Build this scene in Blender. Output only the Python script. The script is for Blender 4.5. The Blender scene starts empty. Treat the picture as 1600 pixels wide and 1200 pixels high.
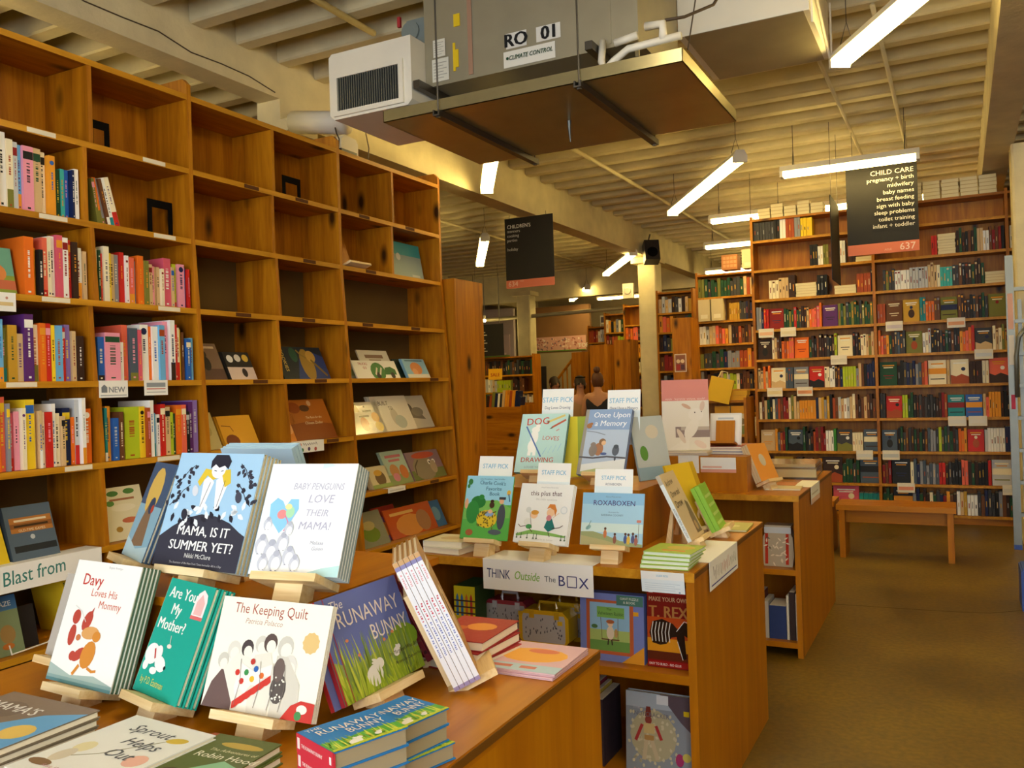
import bpy, math, random
from mathutils import Vector, Matrix

# ------------------------------------------------------------------ camera
sc = bpy.context.scene
F_PX, YAW, PITCH, ROLL = 1357.0, math.radians(27.3), math.radians(0.2), math.radians(1.84)
EYE = Vector((0, 0, 1.5))
FW = Vector((-math.sin(YAW)*math.cos(PITCH), math.cos(YAW)*math.cos(PITCH), math.sin(PITCH)))
_r0 = Vector((math.cos(YAW), math.sin(YAW), 0)); _u0 = _r0.cross(FW)
RT = math.cos(ROLL)*_r0 - math.sin(ROLL)*_u0
UP = math.cos(ROLL)*_u0 + math.sin(ROLL)*_r0
cd = bpy.data.cameras.new('camera'); cam = bpy.data.objects.new('camera', cd)
sc.collection.objects.link(cam)
cd.sensor_width = 36; cd.lens = F_PX*36/1600; cd.clip_start = 0.05; cd.clip_end = 100
cam.matrix_world = Matrix(((RT.x, UP.x, -FW.x, EYE.x), (RT.y, UP.y, -FW.y, EYE.y), (RT.z, UP.z, -FW.z, EYE.z), (0, 0, 0, 1)))
sc.camera = cam
# ------------------------------------------------------------------ world, daylight, exposure
w = bpy.data.worlds.new('world'); sc.world = w; w.use_nodes = True
w.node_tree.nodes['Background'].inputs[0].default_value = (0.75, 0.87, 1.0, 1)
w.node_tree.nodes['Background'].inputs[1].default_value = 0.35
sc.view_settings.view_transform = 'Standard'; sc.view_settings.look = 'None'
sc.view_settings.gamma = 1; sc.view_settings.use_curve_mapping = False
sc.view_settings.exposure = 0.93
TUBE = 16.0                      # brightness of the fluorescent tubes
WARM, COOL = (1.0, 0.74, 0.26), (1.0, 0.86, 0.58)
dl = bpy.data.lights.new('daylight', 'AREA'); dl.shape = 'RECTANGLE'; dl.size = 6.4; dl.size_y = 2.6
dl.energy = 165; dl.color = (0.93, 0.97, 1.0)
dlo = bpy.data.objects.new('daylight', dl); sc.collection.objects.link(dlo)
dlo.location = (0.0, -3.2, 2.0); dlo.rotation_euler = (math.radians(90), 0, 0)
try:
    sc.cycles.max_bounces = 6; sc.cycles.diffuse_bounces = 4; sc.cycles.glossy_bounces = 3
    sc.cycles.sample_clamp_indirect = 6; sc.cycles.caustics_reflective = False; sc.cycles.caustics_refractive = False
except Exception: pass

# ------------------------------------------------------------------ helpers
COL = sc.collection
PI = math.pi
def lin(c):
    if isinstance(c, str):
        c = c.lstrip('#'); c = [int(c[i:i+2], 16)/255 for i in (0, 2, 4)]
        return tuple((x/12.92 if x <= .04045 else ((x+.055)/1.055)**2.4) for x in c)
    return tuple(c)
PAL = {k: v for k, v in (s.split('=') for s in '''red=c8261e;dark red=8a1a1c;orange=e8701c;amber=e89a28;yellow=f0cc28;gold=c89a30;lime=b4c828;green=3c8a38;dark green=1e4a30;olive=7a7a34;teal=1e8a90;turquoise=40b8b0;sky blue=6cb0e0;blue=2a62b8;navy=1c2650;purple=5a2a72;violet=8a70b8;pink=ee9ab0;rose=d85a70;coral=ea6a50;cream=f2e6c4;tan=d4b484;white=f4f2ec;grey=8e9098;light grey=c4c6c8;slate=4a5868;dark grey=3c3c40;black=1a1a1c;brown=6a4024;dark brown=38221a;rust=a84a20;mustard=c8a024;mint=a8dcc8'''.replace('\n', '').split(';'))}
def hexof(c): return PAL.get(c, c)

MATS = {}
def nodemat(name):
    m = bpy.data.materials.new(name); m.use_nodes = True; MATS[name] = m
    nt = m.node_tree; b = nt.nodes['Principled BSDF']
    return m, nt, b
def N(nt, t, **kw):
    n = nt.nodes.new(t)
    for k, v in kw.items():
        if k in n.inputs: n.inputs[k].default_value = v
        else: setattr(n, k, v)
    return n
def ramp(nt, stops):
    r = nt.nodes.new('ShaderNodeValToRGB'); e = r.color_ramp.elements
    e[0].position, e[0].color = stops[0][0], (*lin(stops[0][1]), 1)
    e[1].position, e[1].color = stops[-1][0], (*lin(stops[-1][1]), 1)
    for p, c in stops[1:-1]:
        x = e.new(p); x.color = (*lin(c), 1)
    return r
def plain(name, col, rough=.5, metal=0, spec=.5, bump=0, bscale=40, var=0):
    m, nt, b = nodemat(name)
    b.inputs['Base Color'].default_value = (*lin(col), 1)
    b.inputs['Roughness'].default_value = rough; b.inputs['Metallic'].default_value = metal
    b.inputs['Specular IOR Level'].default_value = spec
    tc = N(nt, 'ShaderNodeTexCoord')
    if var:
        no = N(nt, 'ShaderNodeTexNoise', Scale=bscale*.15, Detail=5.0)
        nt.links.new(tc.outputs['Object'], no.inputs['Vector'])
        c = lin(col); lo = tuple(x*(1-var) for x in c); hi = tuple(min(1, x*(1+var)) for x in c)
        r = ramp(nt, [(.3, lo), (.7, hi)]); nt.links.new(no.outputs['Fac'], r.inputs[0])
        nt.links.new(r.outputs[0], b.inputs['Base Color'])
    if bump:
        no2 = N(nt, 'ShaderNodeTexNoise', Scale=bscale, Detail=6.0)
        nt.links.new(tc.outputs['Object'], no2.inputs['Vector'])
        bp = N(nt, 'ShaderNodeBump', Strength=bump, Distance=.01)
        nt.links.new(no2.outputs['Fac'], bp.inputs['Height']); nt.links.new(bp.outputs[0], b.inputs['Normal'])
    return m
def attr_mat(name, rough, coat=0, spec=.5):
    m, nt, b = nodemat(name)
    a = N(nt, 'ShaderNodeAttribute'); a.attribute_name = 'Col'
    nt.links.new(a.outputs['Color'], b.inputs['Base Color'])
    no = N(nt, 'ShaderNodeTexNoise', Scale=90.0, Detail=3.0); mr = N(nt, 'ShaderNodeMapRange')
    mr.inputs[3].default_value = rough*.85; mr.inputs[4].default_value = rough*1.15
    tc = N(nt, 'ShaderNodeTexCoord'); nt.links.new(tc.outputs['Object'], no.inputs['Vector'])
    nt.links.new(no.outputs['Fac'], mr.inputs[0]); nt.links.new(mr.outputs[0], b.inputs['Roughness'])
    b.inputs['Specular IOR Level'].default_value = spec
    b.inputs['Coat Weight'].default_value = coat; b.inputs['Coat Roughness'].default_value = .12
    return m
def wood(name, axis, dark, mid, light, rough=.42, knots=True, sc_=1.0):
    m, nt, b = nodemat(name)
    tc = N(nt, 'ShaderNodeTexCoord'); oi = N(nt, 'ShaderNodeObjectInfo')
    ad = N(nt, 'ShaderNodeVectorMath', operation='MULTIPLY_ADD')
    nt.links.new(oi.outputs['Random'], ad.inputs[0]); ad.inputs[1].default_value = (3.1, 7.3, 5.7)
    nt.links.new(tc.outputs['Object'], ad.inputs[2])
    mp = N(nt, 'ShaderNodeMapping')
    s = [14*sc_]*3; s[axis] = 1.1*sc_; mp.inputs['Scale'].default_value = s
    nt.links.new(ad.outputs[0], mp.inputs['Vector'])
    n1 = N(nt, 'ShaderNodeTexNoise', Scale=1.0, Detail=4.0, Roughness=.6); n1.inputs['Distortion'].default_value = .6
    nt.links.new(mp.outputs[0], n1.inputs['Vector'])
    n2 = N(nt, 'ShaderNodeTexNoise', Scale=6.0, Detail=2.0); nt.links.new(mp.outputs[0], n2.inputs['Vector'])
    ma = N(nt, 'ShaderNodeMath', operation='MULTIPLY_ADD'); nt.links.new(n2.outputs['Fac'], ma.inputs[0]); ma.inputs[1].default_value = .25
    nt.links.new(n1.outputs['Fac'], ma.inputs[2])
    r = ramp(nt, [(.40, dark), (.60, mid), (.80, light)]); nt.links.new(ma.outputs[0], r.inputs[0])
    out = r.outputs[0]
    if knots:
        mk = N(nt, 'ShaderNodeMapping'); ks = [5.0]*3; ks[axis] = 2.2; mk.inputs['Scale'].default_value = ks
        nt.links.new(ad.outputs[0], mk.inputs['Vector'])
        v = N(nt, 'ShaderNodeTexVoronoi', Scale=1.0); nt.links.new(mk.outputs[0], v.inputs['Vector'])
        kr = ramp(nt, [(.07, (1, 1, 1)), (.2, (0, 0, 0))]); nt.links.new(v.outputs['Distance'], kr.inputs[0])
        mx = N(nt, 'ShaderNodeMix', data_type='RGBA'); nt.links.new(kr.outputs[0], mx.inputs[0])
        nt.links.new(out, mx.inputs[6]); mx.inputs[7].default_value = (*[x*.16 for x in lin(dark)], 1)
        out = mx.outputs[2]
    nt.links.new(out, b.inputs['Base Color']); b.inputs['Roughness'].default_value = rough
    b.inputs['Specular IOR Level'].default_value = .25
    return m
W_ = ('8a5006', 'a8660a', 'be7c12')
for i, ax in enumerate('xyz'): wood('wood_'+ax, i, *W_)
T_ = ('a26006', 'b06c08', 'bc780c')
for i, ax in enumerate('xyz'): wood('ply_'+ax, i, *T_, rough=.36, knots=False, sc_=.7)
wood('edge', 1, 'aa7010', 'be8216', 'd09424', knots=False)
for i, ax in enumerate('xyz'): wood('pine_'+ax, i, 'd4b078', 'e6c890', 'f2dcae', rough=.5, knots=False, sc_=2.0)
plain('hardboard', '644a1a', .75, var=.08, bscale=20); plain('ply_edge', '6e4408', .5)
attr_mat('print', .5, 0, .22); attr_mat('gloss', .16, .8); attr_mat('paper', .75, 0, .25); attr_mat('matte', .6, 0, .3)
plain('paint', 'd8cca6', .7, bump=.25, bscale=30, var=.10)
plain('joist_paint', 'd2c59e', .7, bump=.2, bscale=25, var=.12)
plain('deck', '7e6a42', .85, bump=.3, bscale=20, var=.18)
plain('white_paint', 'ece6d6', .55, var=.05, bscale=20)
plain('galv', 'b0a67e', .3, .75, var=.10, bscale=30)
plain('galv_dull', 'a39a80', .55, .35, var=.08, bscale=25)
plain('alu', '7e827e', .45, .7, var=.06, bscale=30)
plain('steel', '6a6660', .4, .9); plain('black_metal', '080808', .7, 0, .1); plain('dark_plastic', '28262a', .4)
plain('conduit', 'd8caa0', .6); plain('cable', '4a3a28', .6); plain('pvc', 'e8e2d2', .4)
plain('grey_paint', '7c8684', .5); plain('blue_plastic', '2a4a9c', .4); plain('red_plastic', 'b03038', .45)
plain('wall_far', 'a89c80', .8, bump=.1, bscale=15, var=.08); plain('wall_brown', '8a6440', .8, var=.08, bscale=15)
plain('wall_lilac', 'a89ca4', .8, var=.06, bscale=15); plain('skin', 'c08a68', .5); plain('hair', '2c1a12', .6); plain('hair2', '5a3420', .6)
plain('cloth_dark', '23222c', .85); plain('cloth_tan', 'b08a60', .85); plain('denim', '3a4258', .85); plain('cloth_red', '74302c', .85)

class MB:
    def __init__(s): s.v, s.f, s.c = [], [], []
    def add(s, vs, fs, col='white', M=None):
        o = len(s.v); c = lin(hexof(col))
        for p in vs: s.v.append(tuple(M @ Vector(p)) if M else tuple(p))
        for f in fs: s.f.append(tuple(i+o for i in f)); s.c.append(c)
        return s
    def box(s, x0, y0, z0, x1, y1, z1, col='white', M=None):
        v = [(x0, y0, z0), (x1, y0, z0), (x1, y1, z0), (x0, y1, z0), (x0, y0, z1), (x1, y0, z1), (x1, y1, z1), (x0, y1, z1)]
        return s.add(v, [(0, 3, 2, 1), (4, 5, 6, 7), (0, 1, 5, 4), (1, 2, 6, 5), (2, 3, 7, 6), (3, 0, 4, 7)], col, M)
    def prism(s, pts, axis, a, b, col='white', M=None):
        n = len(pts)
        def P(p, q): return {0: (q, p[0], p[1]), 1: (p[0], q, p[1]), 2: (p[0], p[1], q)}[axis]
        v = [P(p, a) for p in pts]+[P(p, b) for p in pts]
        fs = [tuple(range(n)), tuple(range(2*n-1, n-1, -1))]+[(i, (i+1) % n, n+(i+1) % n, n+i) for i in range(n)]
        return s.add(v, fs, col, M)
    def tube(s, pts, r, col='white', n=8, M=None, cap=True):
        pts = [Vector(p) for p in pts]; rs = r if isinstance(r, (list, tuple)) else [r]*len(pts)
        vs, fs = [], []
        for i, p in enumerate(pts):
            d = (pts[min(i+1, len(pts)-1)]-pts[max(i-1, 0)]).normalized()
            a = d.cross(Vector((0, 0, 1)));
            if a.length < .01: a = d.cross(Vector((1, 0, 0)))
            a.normalize(); b = d.cross(a)
            for k in range(n):
                t = 2*PI*k/n; vs.append(p+rs[i]*(math.cos(t)*a+math.sin(t)*b))
        for i in range(len(pts)-1):
            for k in range(n):
                fs.append((i*n+k, i*n+(k+1) % n, (i+1)*n+(k+1) % n, (i+1)*n+k))
        if cap: fs += [tuple(range(n-1, -1, -1)), tuple(range((len(pts)-1)*n, len(pts)*n))]
        return s.add(vs, fs, col, M)
    def lathe(s, prof, c=(0, 0, 0), n=16, col='white', M=None):
        vs, fs = [], []
        for r, z in prof:
            for k in range(n): vs.append((c[0]+r*math.cos(2*PI*k/n), c[1]+r*math.sin(2*PI*k/n), c[2]+z))
        for i in range(len(prof)-1):
            for k in range(n): fs.append((i*n+k, i*n+(k+1) % n, (i+1)*n+(k+1) % n, (i+1)*n+k))
        return s.add(vs, fs, col, M)
    def mesh(s, name, mat, org=(0, 0, 0), smooth=False):
        me = bpy.data.meshes.new(name)
        ox, oy, oz = org
        me.from_pydata([(x-ox, y-oy, z-oz) for x, y, z in s.v], [], s.f)
        at = me.attributes.new('Col', 'FLOAT_COLOR', 'FACE')
        at.data.foreach_set('color', [k for c in s.c for k in (*c, 1.0)])
        me.materials.append(MATS[mat])
        if smooth: me.polygons.foreach_set('use_smooth', [True]*len(me.polygons))
        me.update(); return me
    def build(s, name, mat, parent=None, org=(0, 0, 0), smooth=False):
        o = bpy.data.objects.new(name, s.mesh(name, mat, org, smooth)); COL.objects.link(o)
        if parent: o.parent = parent
        else: o.location = org
        return o
def tag(o, label=None, cat=None, group=None, kind=None):
    for k, v in (('label', label), ('category', cat), ('group', group), ('kind', kind)):
        if v: o[k] = v
    return o
def thing(name, label, cat, loc=(0, 0, 0), rot=None, group=None):
    o = bpy.data.objects.new(name, None); COL.objects.link(o); o.empty_display_size = .05
    if rot is not None: o.matrix_world = Matrix.Translation(loc) @ rot.to_4x4()
    else: o.location = loc
    return tag(o, label, cat, group)
def struct(name, mb, mat, parent=None, org=(0, 0, 0)):
    o = mb.build(name, mat, parent, org)
    if parent is None: o['kind'] = 'structure'
    return o
def put(src, parent=None, loc=(0, 0, 0)):
    c = src.copy(); COL.objects.link(c); c.parent = parent; c.location = loc; return c
def pose(yaw, lean): return Matrix.Rotation(math.radians(yaw), 3, 'Z') @ Matrix.Rotation(-math.radians(lean), 3, 'X')

_tc = {}
def glyphs(s, bold=0, shear=0):
    k = (s, bold, shear)
    if k not in _tc:
        cu = bpy.data.curves.new('lettering', 'FONT'); cu.body = s; cu.resolution_u = 2; cu.offset = bold; cu.shear = shear; cu.size = 1
        o = bpy.data.objects.new('lettering', cu); me = o.to_mesh()
        _tc[k] = ([(v.co.x, v.co.y) for v in me.vertices], [tuple(p.vertices) for p in me.polygons])
        o.to_mesh_clear(); bpy.data.objects.remove(o); bpy.data.curves.remove(cu)
    return _tc[k]
class Pr:
    """flat print on a panel of w x h metres lying in local XZ at y = y0, facing -y; u, v run 0..1"""
    def __init__(s, w, h, y0=0, step=.00005, M=None, x0=0, z0=0): s.w, s.h, s.y, s.st, s.mb, s.k, s.M, s.x0, s.z0 = w, h, y0, step, MB(), 1, M, x0, z0
    def _lay(s, pts, fs, col):
        y = s.y-s.st*s.k; s.k += 1
        s.mb.add([(s.x0+x, y, s.z0+z) for x, z in pts], fs, col, s.M)
    def poly(s, pts, col): s._lay([(u*s.w, v*s.h) for u, v in pts], [tuple(range(len(pts)))], col); return s
    def rect(s, u0, v0, u1, v1, col): return s.poly([(u0, v0), (u1, v0), (u1, v1), (u0, v1)], col)
    def ell(s, cx, cy, rx, ry, col, rot=0, n=14):
        c, d = math.cos(rot), math.sin(rot); pts = []
        for i in range(n):
            a = 2*PI*i/n; x, z = rx*s.w*math.cos(a), ry*s.w*math.sin(a)
            pts.append((cx*s.w+x*c-z*d, cy*s.h+x*d+z*c))
        s._lay(pts, [tuple(range(n))], col); return s
    def line(s, pts, wd, col):
        P = [Vector((u*s.w, v*s.h)) for u, v in pts]; vs = []; fs = []; q = wd*s.w/2
        for i, p in enumerate(P):
            d = (P[min(i+1, len(P)-1)]-P[max(i-1, 0)]); d = d.normalized() if d.length else Vector((1, 0)); nn = Vector((-d.y, d.x))*q
            vs += [tuple(p+nn), tuple(p-nn)]
        for i in range(len(P)-1): fs.append((2*i, 2*i+1, 2*i+3, 2*i+2))
        s._lay(vs, fs, col); return s
    def many(s, polys, col):
        vs, fs = [], []
        for pts in polys:
            o = len(vs); vs += [(u*s.w, v*s.h) for u, v in pts]; fs.append(tuple(range(o, o+len(pts))))
        s._lay(vs, fs, col); return s
    def text(s, t, u, v, size, col, al='L', bold=0, shear=0, rot=0, sx=1):
        vs, fs = glyphs(t, 0, shear)
        if not vs: return s
        k = size*s.h; x0, x1 = min(p[0] for p in vs), max(p[0] for p in vs)
        off = {'L': 0, 'C': (x0+x1)/2, 'R': x1}[al]
        c, d = math.cos(rot), math.sin(rot); out = []
        for x, y in vs:
            x, y = (x-off)*k*sx, y*k; out.append((u*s.w+x*c-y*d, v*s.h+x*d+y*c))
        s._lay(out, fs, col)
        if bold:
            k0 = bold*size*s.h*1.3
            for dx, dy in ((k0*c, k0*d), (-k0*c, -k0*d)): s._lay([(x+dx, y+dy) for x, y in out], fs, col)
        return s
    def scribble(s, u0, u1, v0, v1, n, col, wd=.012, seed=1):
        R = random.Random(seed); pts = [(u0+(u1-u0)*i/n, (v0 if i % 2 else v1)+R.uniform(-.25, .25)*(v1-v0)) for i in range(n+1)]
        return s.line(pts, wd, col)
    def build(s, name, parent, mat='print'): return s.mb.build(name, mat, parent)
# ------------------------------------------------------------------ room shell
def floor_mat():
    m, nt, b = nodemat('concrete')
    tc = N(nt, 'ShaderNodeTexCoord')
    n1 = N(nt, 'ShaderNodeTexNoise', Scale=.9, Detail=8.0, Roughness=.62); nt.links.new(tc.outputs['Object'], n1.inputs['Vector'])
    r = ramp(nt, [(.3, '523e0c'), (.5, '745814'), (.7, '8c6e1c')]); nt.links.new(n1.outputs['Fac'], r.inputs[0])
    n2 = N(nt, 'ShaderNodeTexNoise', Scale=38.0, Detail=4.0); nt.links.new(tc.outputs['Object'], n2.inputs['Vector'])
    mx = N(nt, 'ShaderNodeMix', data_type='RGBA', blend_type='MULTIPLY'); mx.inputs[0].default_value = .5
    r2 = ramp(nt, [(.35, 'a0a0a0'), (.65, 'ffffff')]); nt.links.new(n2.outputs['Fac'], r2.inputs[0])
    nt.links.new(r.outputs[0], mx.inputs[6]); nt.links.new(r2.outputs[0], mx.inputs[7])
    nt.links.new(mx.outputs[2], b.inputs['Base Color'])
    mr = N(nt, 'ShaderNodeMapRange'); mr.inputs[3].default_value = .28; mr.inputs[4].default_value = .6
    nt.links.new(n1.outputs['Fac'], mr.inputs[0]); nt.links.new(mr.outputs[0], b.inputs['Roughness'])
    bp = N(nt, 'ShaderNodeBump', Strength=.08, Distance=.01); nt.links.new(n2.outputs['Fac'], bp.inputs['Height']); nt.links.new(bp.outputs[0], b.inputs['Normal'])
floor_mat()
XL, XR, YN, YF, ZC = -13.0, 5.0, -3.0, 20.2, 4.16
fl = struct('floor', MB().box(XL, YN, -.1, XR, YF, 0), 'concrete')
plain('crack', '3a2a14', .9)
# a thin crack line across the concrete, two reaches meeting at a bend
cm = MB()
def crack(pts, wd):
    for (a, b) in zip(pts, pts[1:]):
        d = Vector((b[0]-a[0], b[1]-a[1])); n = Vector((-d.y, d.x)).normalized()*wd
        cm.add([(a[0]+n.x, a[1]+n.y, .0006), (a[0]-n.x, a[1]-n.y, .0006), (b[0]-n.x, b[1]-n.y, .0006), (b[0]+n.x, b[1]+n.y, .0006)], [(0, 1, 2, 3)])
crack([(-.80, 6.05), (-.45, 6.07), (-.1, 6.10), (.12, 6.14), (.5, 6.42), (1.2, 6.9)], .004)
cm.build('crack', 'crack', fl)
for nm, b in (('wall_left', (XL-.1, YN, 0, XL, YF, ZC)), ('wall_right', (XR, YN, 0, XR+.1, YF, ZC)), ('wall_back', (XL, YF, 0, XR, YF+.1, ZC))):
    struct(nm, MB().box(*b), 'wall_far')
# rear wall behind the camera with a wide shop window
mb = MB(); mb.box(XL, YN-.1, 0, -3.2, YN, ZC); mb.box(3.2, YN-.1, 0, XR, YN, ZC); mb.box(-3.2, YN-.1, 0, 3.2, YN, .7); mb.box(-3.2, YN-.1, 3.3, 3.2, YN, ZC)
struct('wall_front', mb, 'wall_far')
wf = MB()
for x in (-3.2, -1.08, 1.04, 3.16): wf.box(x, YN-.09, .7, x+.04, YN-.02, 3.3)
wf.box(-3.2, YN-.09, .7, 3.2, YN-.02, .74); wf.box(-3.2, YN-.09, 3.26, 3.2, YN-.02, 3.3)
struct('window_1', wf, 'white_paint')
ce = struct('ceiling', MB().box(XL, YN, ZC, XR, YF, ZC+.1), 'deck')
# joists: bays between the beams
def bay(x0, x1, ya, yb):
    src = None; k0 = math.ceil((ya-3.61)/.395); y = 3.61+.395*k0
    while y < yb:
        if src is None:
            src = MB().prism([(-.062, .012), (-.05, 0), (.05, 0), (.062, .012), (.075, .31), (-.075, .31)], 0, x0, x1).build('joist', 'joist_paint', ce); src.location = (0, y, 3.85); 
            pts = src
        else: put(src, ce, (0, y, 3.85))
        y += .395
bay(-4.23, .25, .8, YF-.2); bay(-9.6, -4.45, 1.2, YF-.2); bay(.5, XR, 3.2, 13)
# beams and columns
b1 = struct('trim_1', MB().box(-4.43, YN, 3.60, -4.235, 4.75, ZC), 'paint'); b1.name = 'ceiling_beam'
b2 = struct('ceiling_beam', MB().box(-4.45, 4.75, 3.45, -4.235, YF, ZC), 'paint')
b3 = struct('ceiling_beam', MB().box(.25, YN, 3.45, .47, YF, ZC), 'paint')
b4 = struct('ceiling_beam', MB().box(-9.85, YN, 3.45, -9.6, YF, ZC), 'paint')
struct('ceiling_beam', MB().box(-9.6, 16.4, 3.30, -4.45, 16.65, ZC), 'paint')
def column(x0, y0, x1, y1, h=3.45, cap=True):
    m = MB(); c = .018
    m.prism([(x0+c, y0), (x1-c, y0), (x1, y0+c), (x1, y1-c), (x1-c, y1), (x0+c, y1), (x0, y1-c), (x0, y0+c)], 2, 0, h)
    if cap: m.box(x0-.09, y0-.05, h-.09, x1+.05, y1+.05, h-.005)
    return struct('column', m, 'paint')
column(-4.42, 12.95, -4.13, 13.25); column(.445, 8.62, .80, 8.97, 3.45, False); column(-4.45, 4.78, -4.20, 5.0); column(-8.05, 15.9, -7.75, 16.2, 3.45)
# conduits under the joists
for k, (x, y0, y1, r) in enumerate(((-3.31, .8, 4.62, .021), (-3.31, 5.2, 15, .021), (-.85, 5.9, 16, .016), (-.42, 5.9, 14, .016), (-6.3, 6, 17, .018))):
    c = MB().tube([(x, y0, 3.82), (x, y1, 3.82)], r, n=8).build('conduit', 'conduit', smooth=True)
    tag(c, ['painted conduit above the bookcases, ending at the white vent box', 'long painted conduit running from the vent tray towards the speaker', 'painted conduit on the ceiling, first one right of the grey tray', 'painted conduit on the ceiling nearest the right-hand beam', 'painted conduit on the far ceiling behind the hanging black sign with 634'][k], 'conduit')
# loose wire draped along the beam
pts = [(-4.231, 2.2+.25*i, 3.80-.05*abs(math.sin(i*1.1))-.012*i) for i in range(11)]
tag(MB().tube(pts, .004, n=6).build('cable', 'cable', smooth=True), 'thin dark cable draped along the upper edge of the concrete beam', 'cable')
pts = [(.26, 5.2+.5*i, 3.76-.03*math.sin(i*2)) for i in range(10)]
tag(MB().tube(pts, .012, n=6).build('cable', 'conduit', smooth=True), 'cream cable clipped along the right-hand ceiling beam', 'cable')

# ------------------------------------------------------------------ hanging air handler
t = thing('air_handler', 'large grey hanging air handler marked RO 01 above the aisle', 'air handler', (-2.05, 4.6, 3.24))
O = (-2.05, 4.6, 3.24)
MB().box(-2.69, 4.25, 3.24, -1.40, 4.95, 3.83).build('housing', 'galv_dull', t, O)
for q in ((-1.745, 4.244, 3.26, -1.735, 4.25, 3.83), (-1.42, 4.235, 3.16, -1.40, 4.25, 3.84), (-1.56, 4.246, 3.26, -1.55, 4.25, 3.83)): MB().box(*q).build('seam', 'galv_dull', t, O)
MB().box(-2.40, 4.243, 3.26, -2.372, 4.246, 3.83, 'b08a72').build('foil_tape', 'gloss', t, O)
for b in ((-2.49, 3.55, -2.45, 3.62), (-2.50, 3.30, -2.485, 3.46), (-2.485, 3.32, -2.465, 3.42)): MB().box(b[0], 4.244, b[1], b[2], 4.25, b[3], 'yellow').build('tape_strip', 'print', t, O)
for i, b in enumerate(((-2.63, 3.40, -2.55, 3.50), (-2.64, 3.26, -2.53, 3.39))):
    p = Pr(b[2]-b[0], b[3]-b[1], 4.244, .0006, x0=b[0], z0=b[1]); p.rect(0, 0, 1, 1, 'e4e0d0')
    for k in range(6): p.rect(.1, .14+.13*k, .9 if k % 2 else .7, .17+.13*k, 'a8a498')
    p.mb.build('notice_sheet', 'paper', t, O)
p = Pr(.42, .17, 4.2475, .0008, x0=-2.17, z0=3.265)
p.rect(.02, .52, .32, 1.02, 'e8e4da'); p.rect(.46, .52, .80, 1.0, 'e8e4da'); p.rect(-.02, -.08, .72, .44, 'ece8dc')
p.text('RO', .17, .58, .60, 'black', 'C', .03); p.text('01', .63, .56, .60, 'black', 'C', .03)
p.text('CLIMATE CONTROL', .38, .14, .20, 'dark green', 'C', .008, .25, sx=.85); p.ell(.045, .20, .02, .02, 'dark green')
p.mb.build('plate_lettering', 'matte', t, O)
# drip tray with hanging rails under it
g = MB(); x0, y0, x1, y1, z = -2.82, 4.0, -1.11, 5.10, 3.0
g.box(x0, y0, z, x1, y1, z+.004); g.box(x0, y0, z, x1, y0+.004, z+.065); g.box(x0, y1-.004, z, x1, y1, z+.065); g.box(x0, y0, z, x0+.004, y1, z+.065); g.box(x1-.004, y0, z, x1, y1, z+.065)
t2 = thing('drip_tray', 'shiny galvanized drip tray hung beneath the grey air handler', 'tray', (x0, y0, z))
g.build('pan', 'galv', t2, (x0, y0, z))
for x in (-2.45, -1.63):
    MB().prism([(x-.02, z-.035), (x+.02, z-.035), (x+.02, z-.002), (x+.012, z-.002), (x+.012, z-.027), (x-.012, z-.027), (x-.012, z-.002), (x-.02, z-.002)], 1, 3.96, 5.2).build('support_rail', 'steel', t2, (x0, y0, z))
    for y in (3.985, 5.18):
        MB().tube([(x, y, z-.04), (x, y, 4.0)], .005, n=6).build('threaded_rod', 'steel', t2, (x0, y0, z))
        MB().lathe([(.001, -.012), (.014, -.012), (.014, .006), (.001, .006)], (x, y, z-.03), 6).build('nut', 'steel', t2, (x0, y0, z))
MB().tube([(-1.93, 4.55, z-.0), (-1.93, 4.55, z-.05), (-1.925, 4.55, z-.12)], [.012, .008, .003], n=8).build('drain_spout', 'alu', t2, (x0, y0, z))
# unistrut rails under the unit
for x in (-2.66, -1.62):
    tag(MB().box(x-.02, 4.1, 3.195, x+.02, 5.05, 3.238).build('strut_rail', 'steel'), 'steel strut rail carrying the %s end of the air handler' % ('grille' if x < -2 else 'pipe'), 'rail')
# white PVC drain piping in front of the unit
pv = thing('drain_pipe', 'white plastic drain pipe with elbows beside the air handler', 'pipe', (-1.5, 4.15, 3.1))
O = (-1.5, 4.15, 3.1)
MB().tube([(-1.58, 4.2, 3.26), (-1.575, 4.16, 3.14), (-1.55, 4.14, 3.09), (-1.50, 4.13, 3.12), (-1.42, 4.13, 3.165), (-1.15, 4.13, 3.175)], .019, n=10).build('elbow_run', 'pvc', pv, O, True)
MB().tube([(-1.24, 4.13, 3.17), (-1.24, 4.13, 3.25), (-1.33, 4.14, 3.26)], .022, n=10).build('tee', 'pvc', pv, O, True)
MB().tube([(-1.50, 4.16, 3.22), (-1.38, 4.16, 3.235)], .02, n=10).build('stub', 'pvc', pv, O, True)
tag(MB().tube([(-1.23, 4.14, 3.27), (-1.15, 4.2, 3.29), (-1.03, 4.3, 3.36), (-.98, 4.4, 3.5), (-.97, 4.45, 3.8)], .008, n=6).build('copper_line', 'cable', smooth=True), 'brown insulated line curving from the drain pipe to the ceiling', 'pipe')
tag(MB().tube([(-1.22, 4.5, 3.24), (-1.15, 4.5, 3.6), (-1.17, 4.5, 3.85)], .004, n=5).build('cable', 'cable'), 'thin wire hanging in front of the white duct', 'cable')
# disconnect switch box on the unit's left end
sw = thing('switch_box', 'grey electrical switch box with a red lever beside the vent grille', 'switch box', (-2.75, 4.30, 3.51))
O = (-2.75, 4.30, 3.51)
MB().box(-2.83, 4.28, 3.505, -2.70, 4.40, 3.67).build('case', 'grey_paint', sw, O)
MB().tube([(-2.80, 4.28, 3.60), (-2.80, 4.265, 3.60)], .06, n=16).build('dial', 'grey_paint', sw, O)
MB().box(-2.885, 4.262, 3.64, -2.865, 4.28, 3.70).build('lever', 'red_plastic', sw, O)
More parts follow.
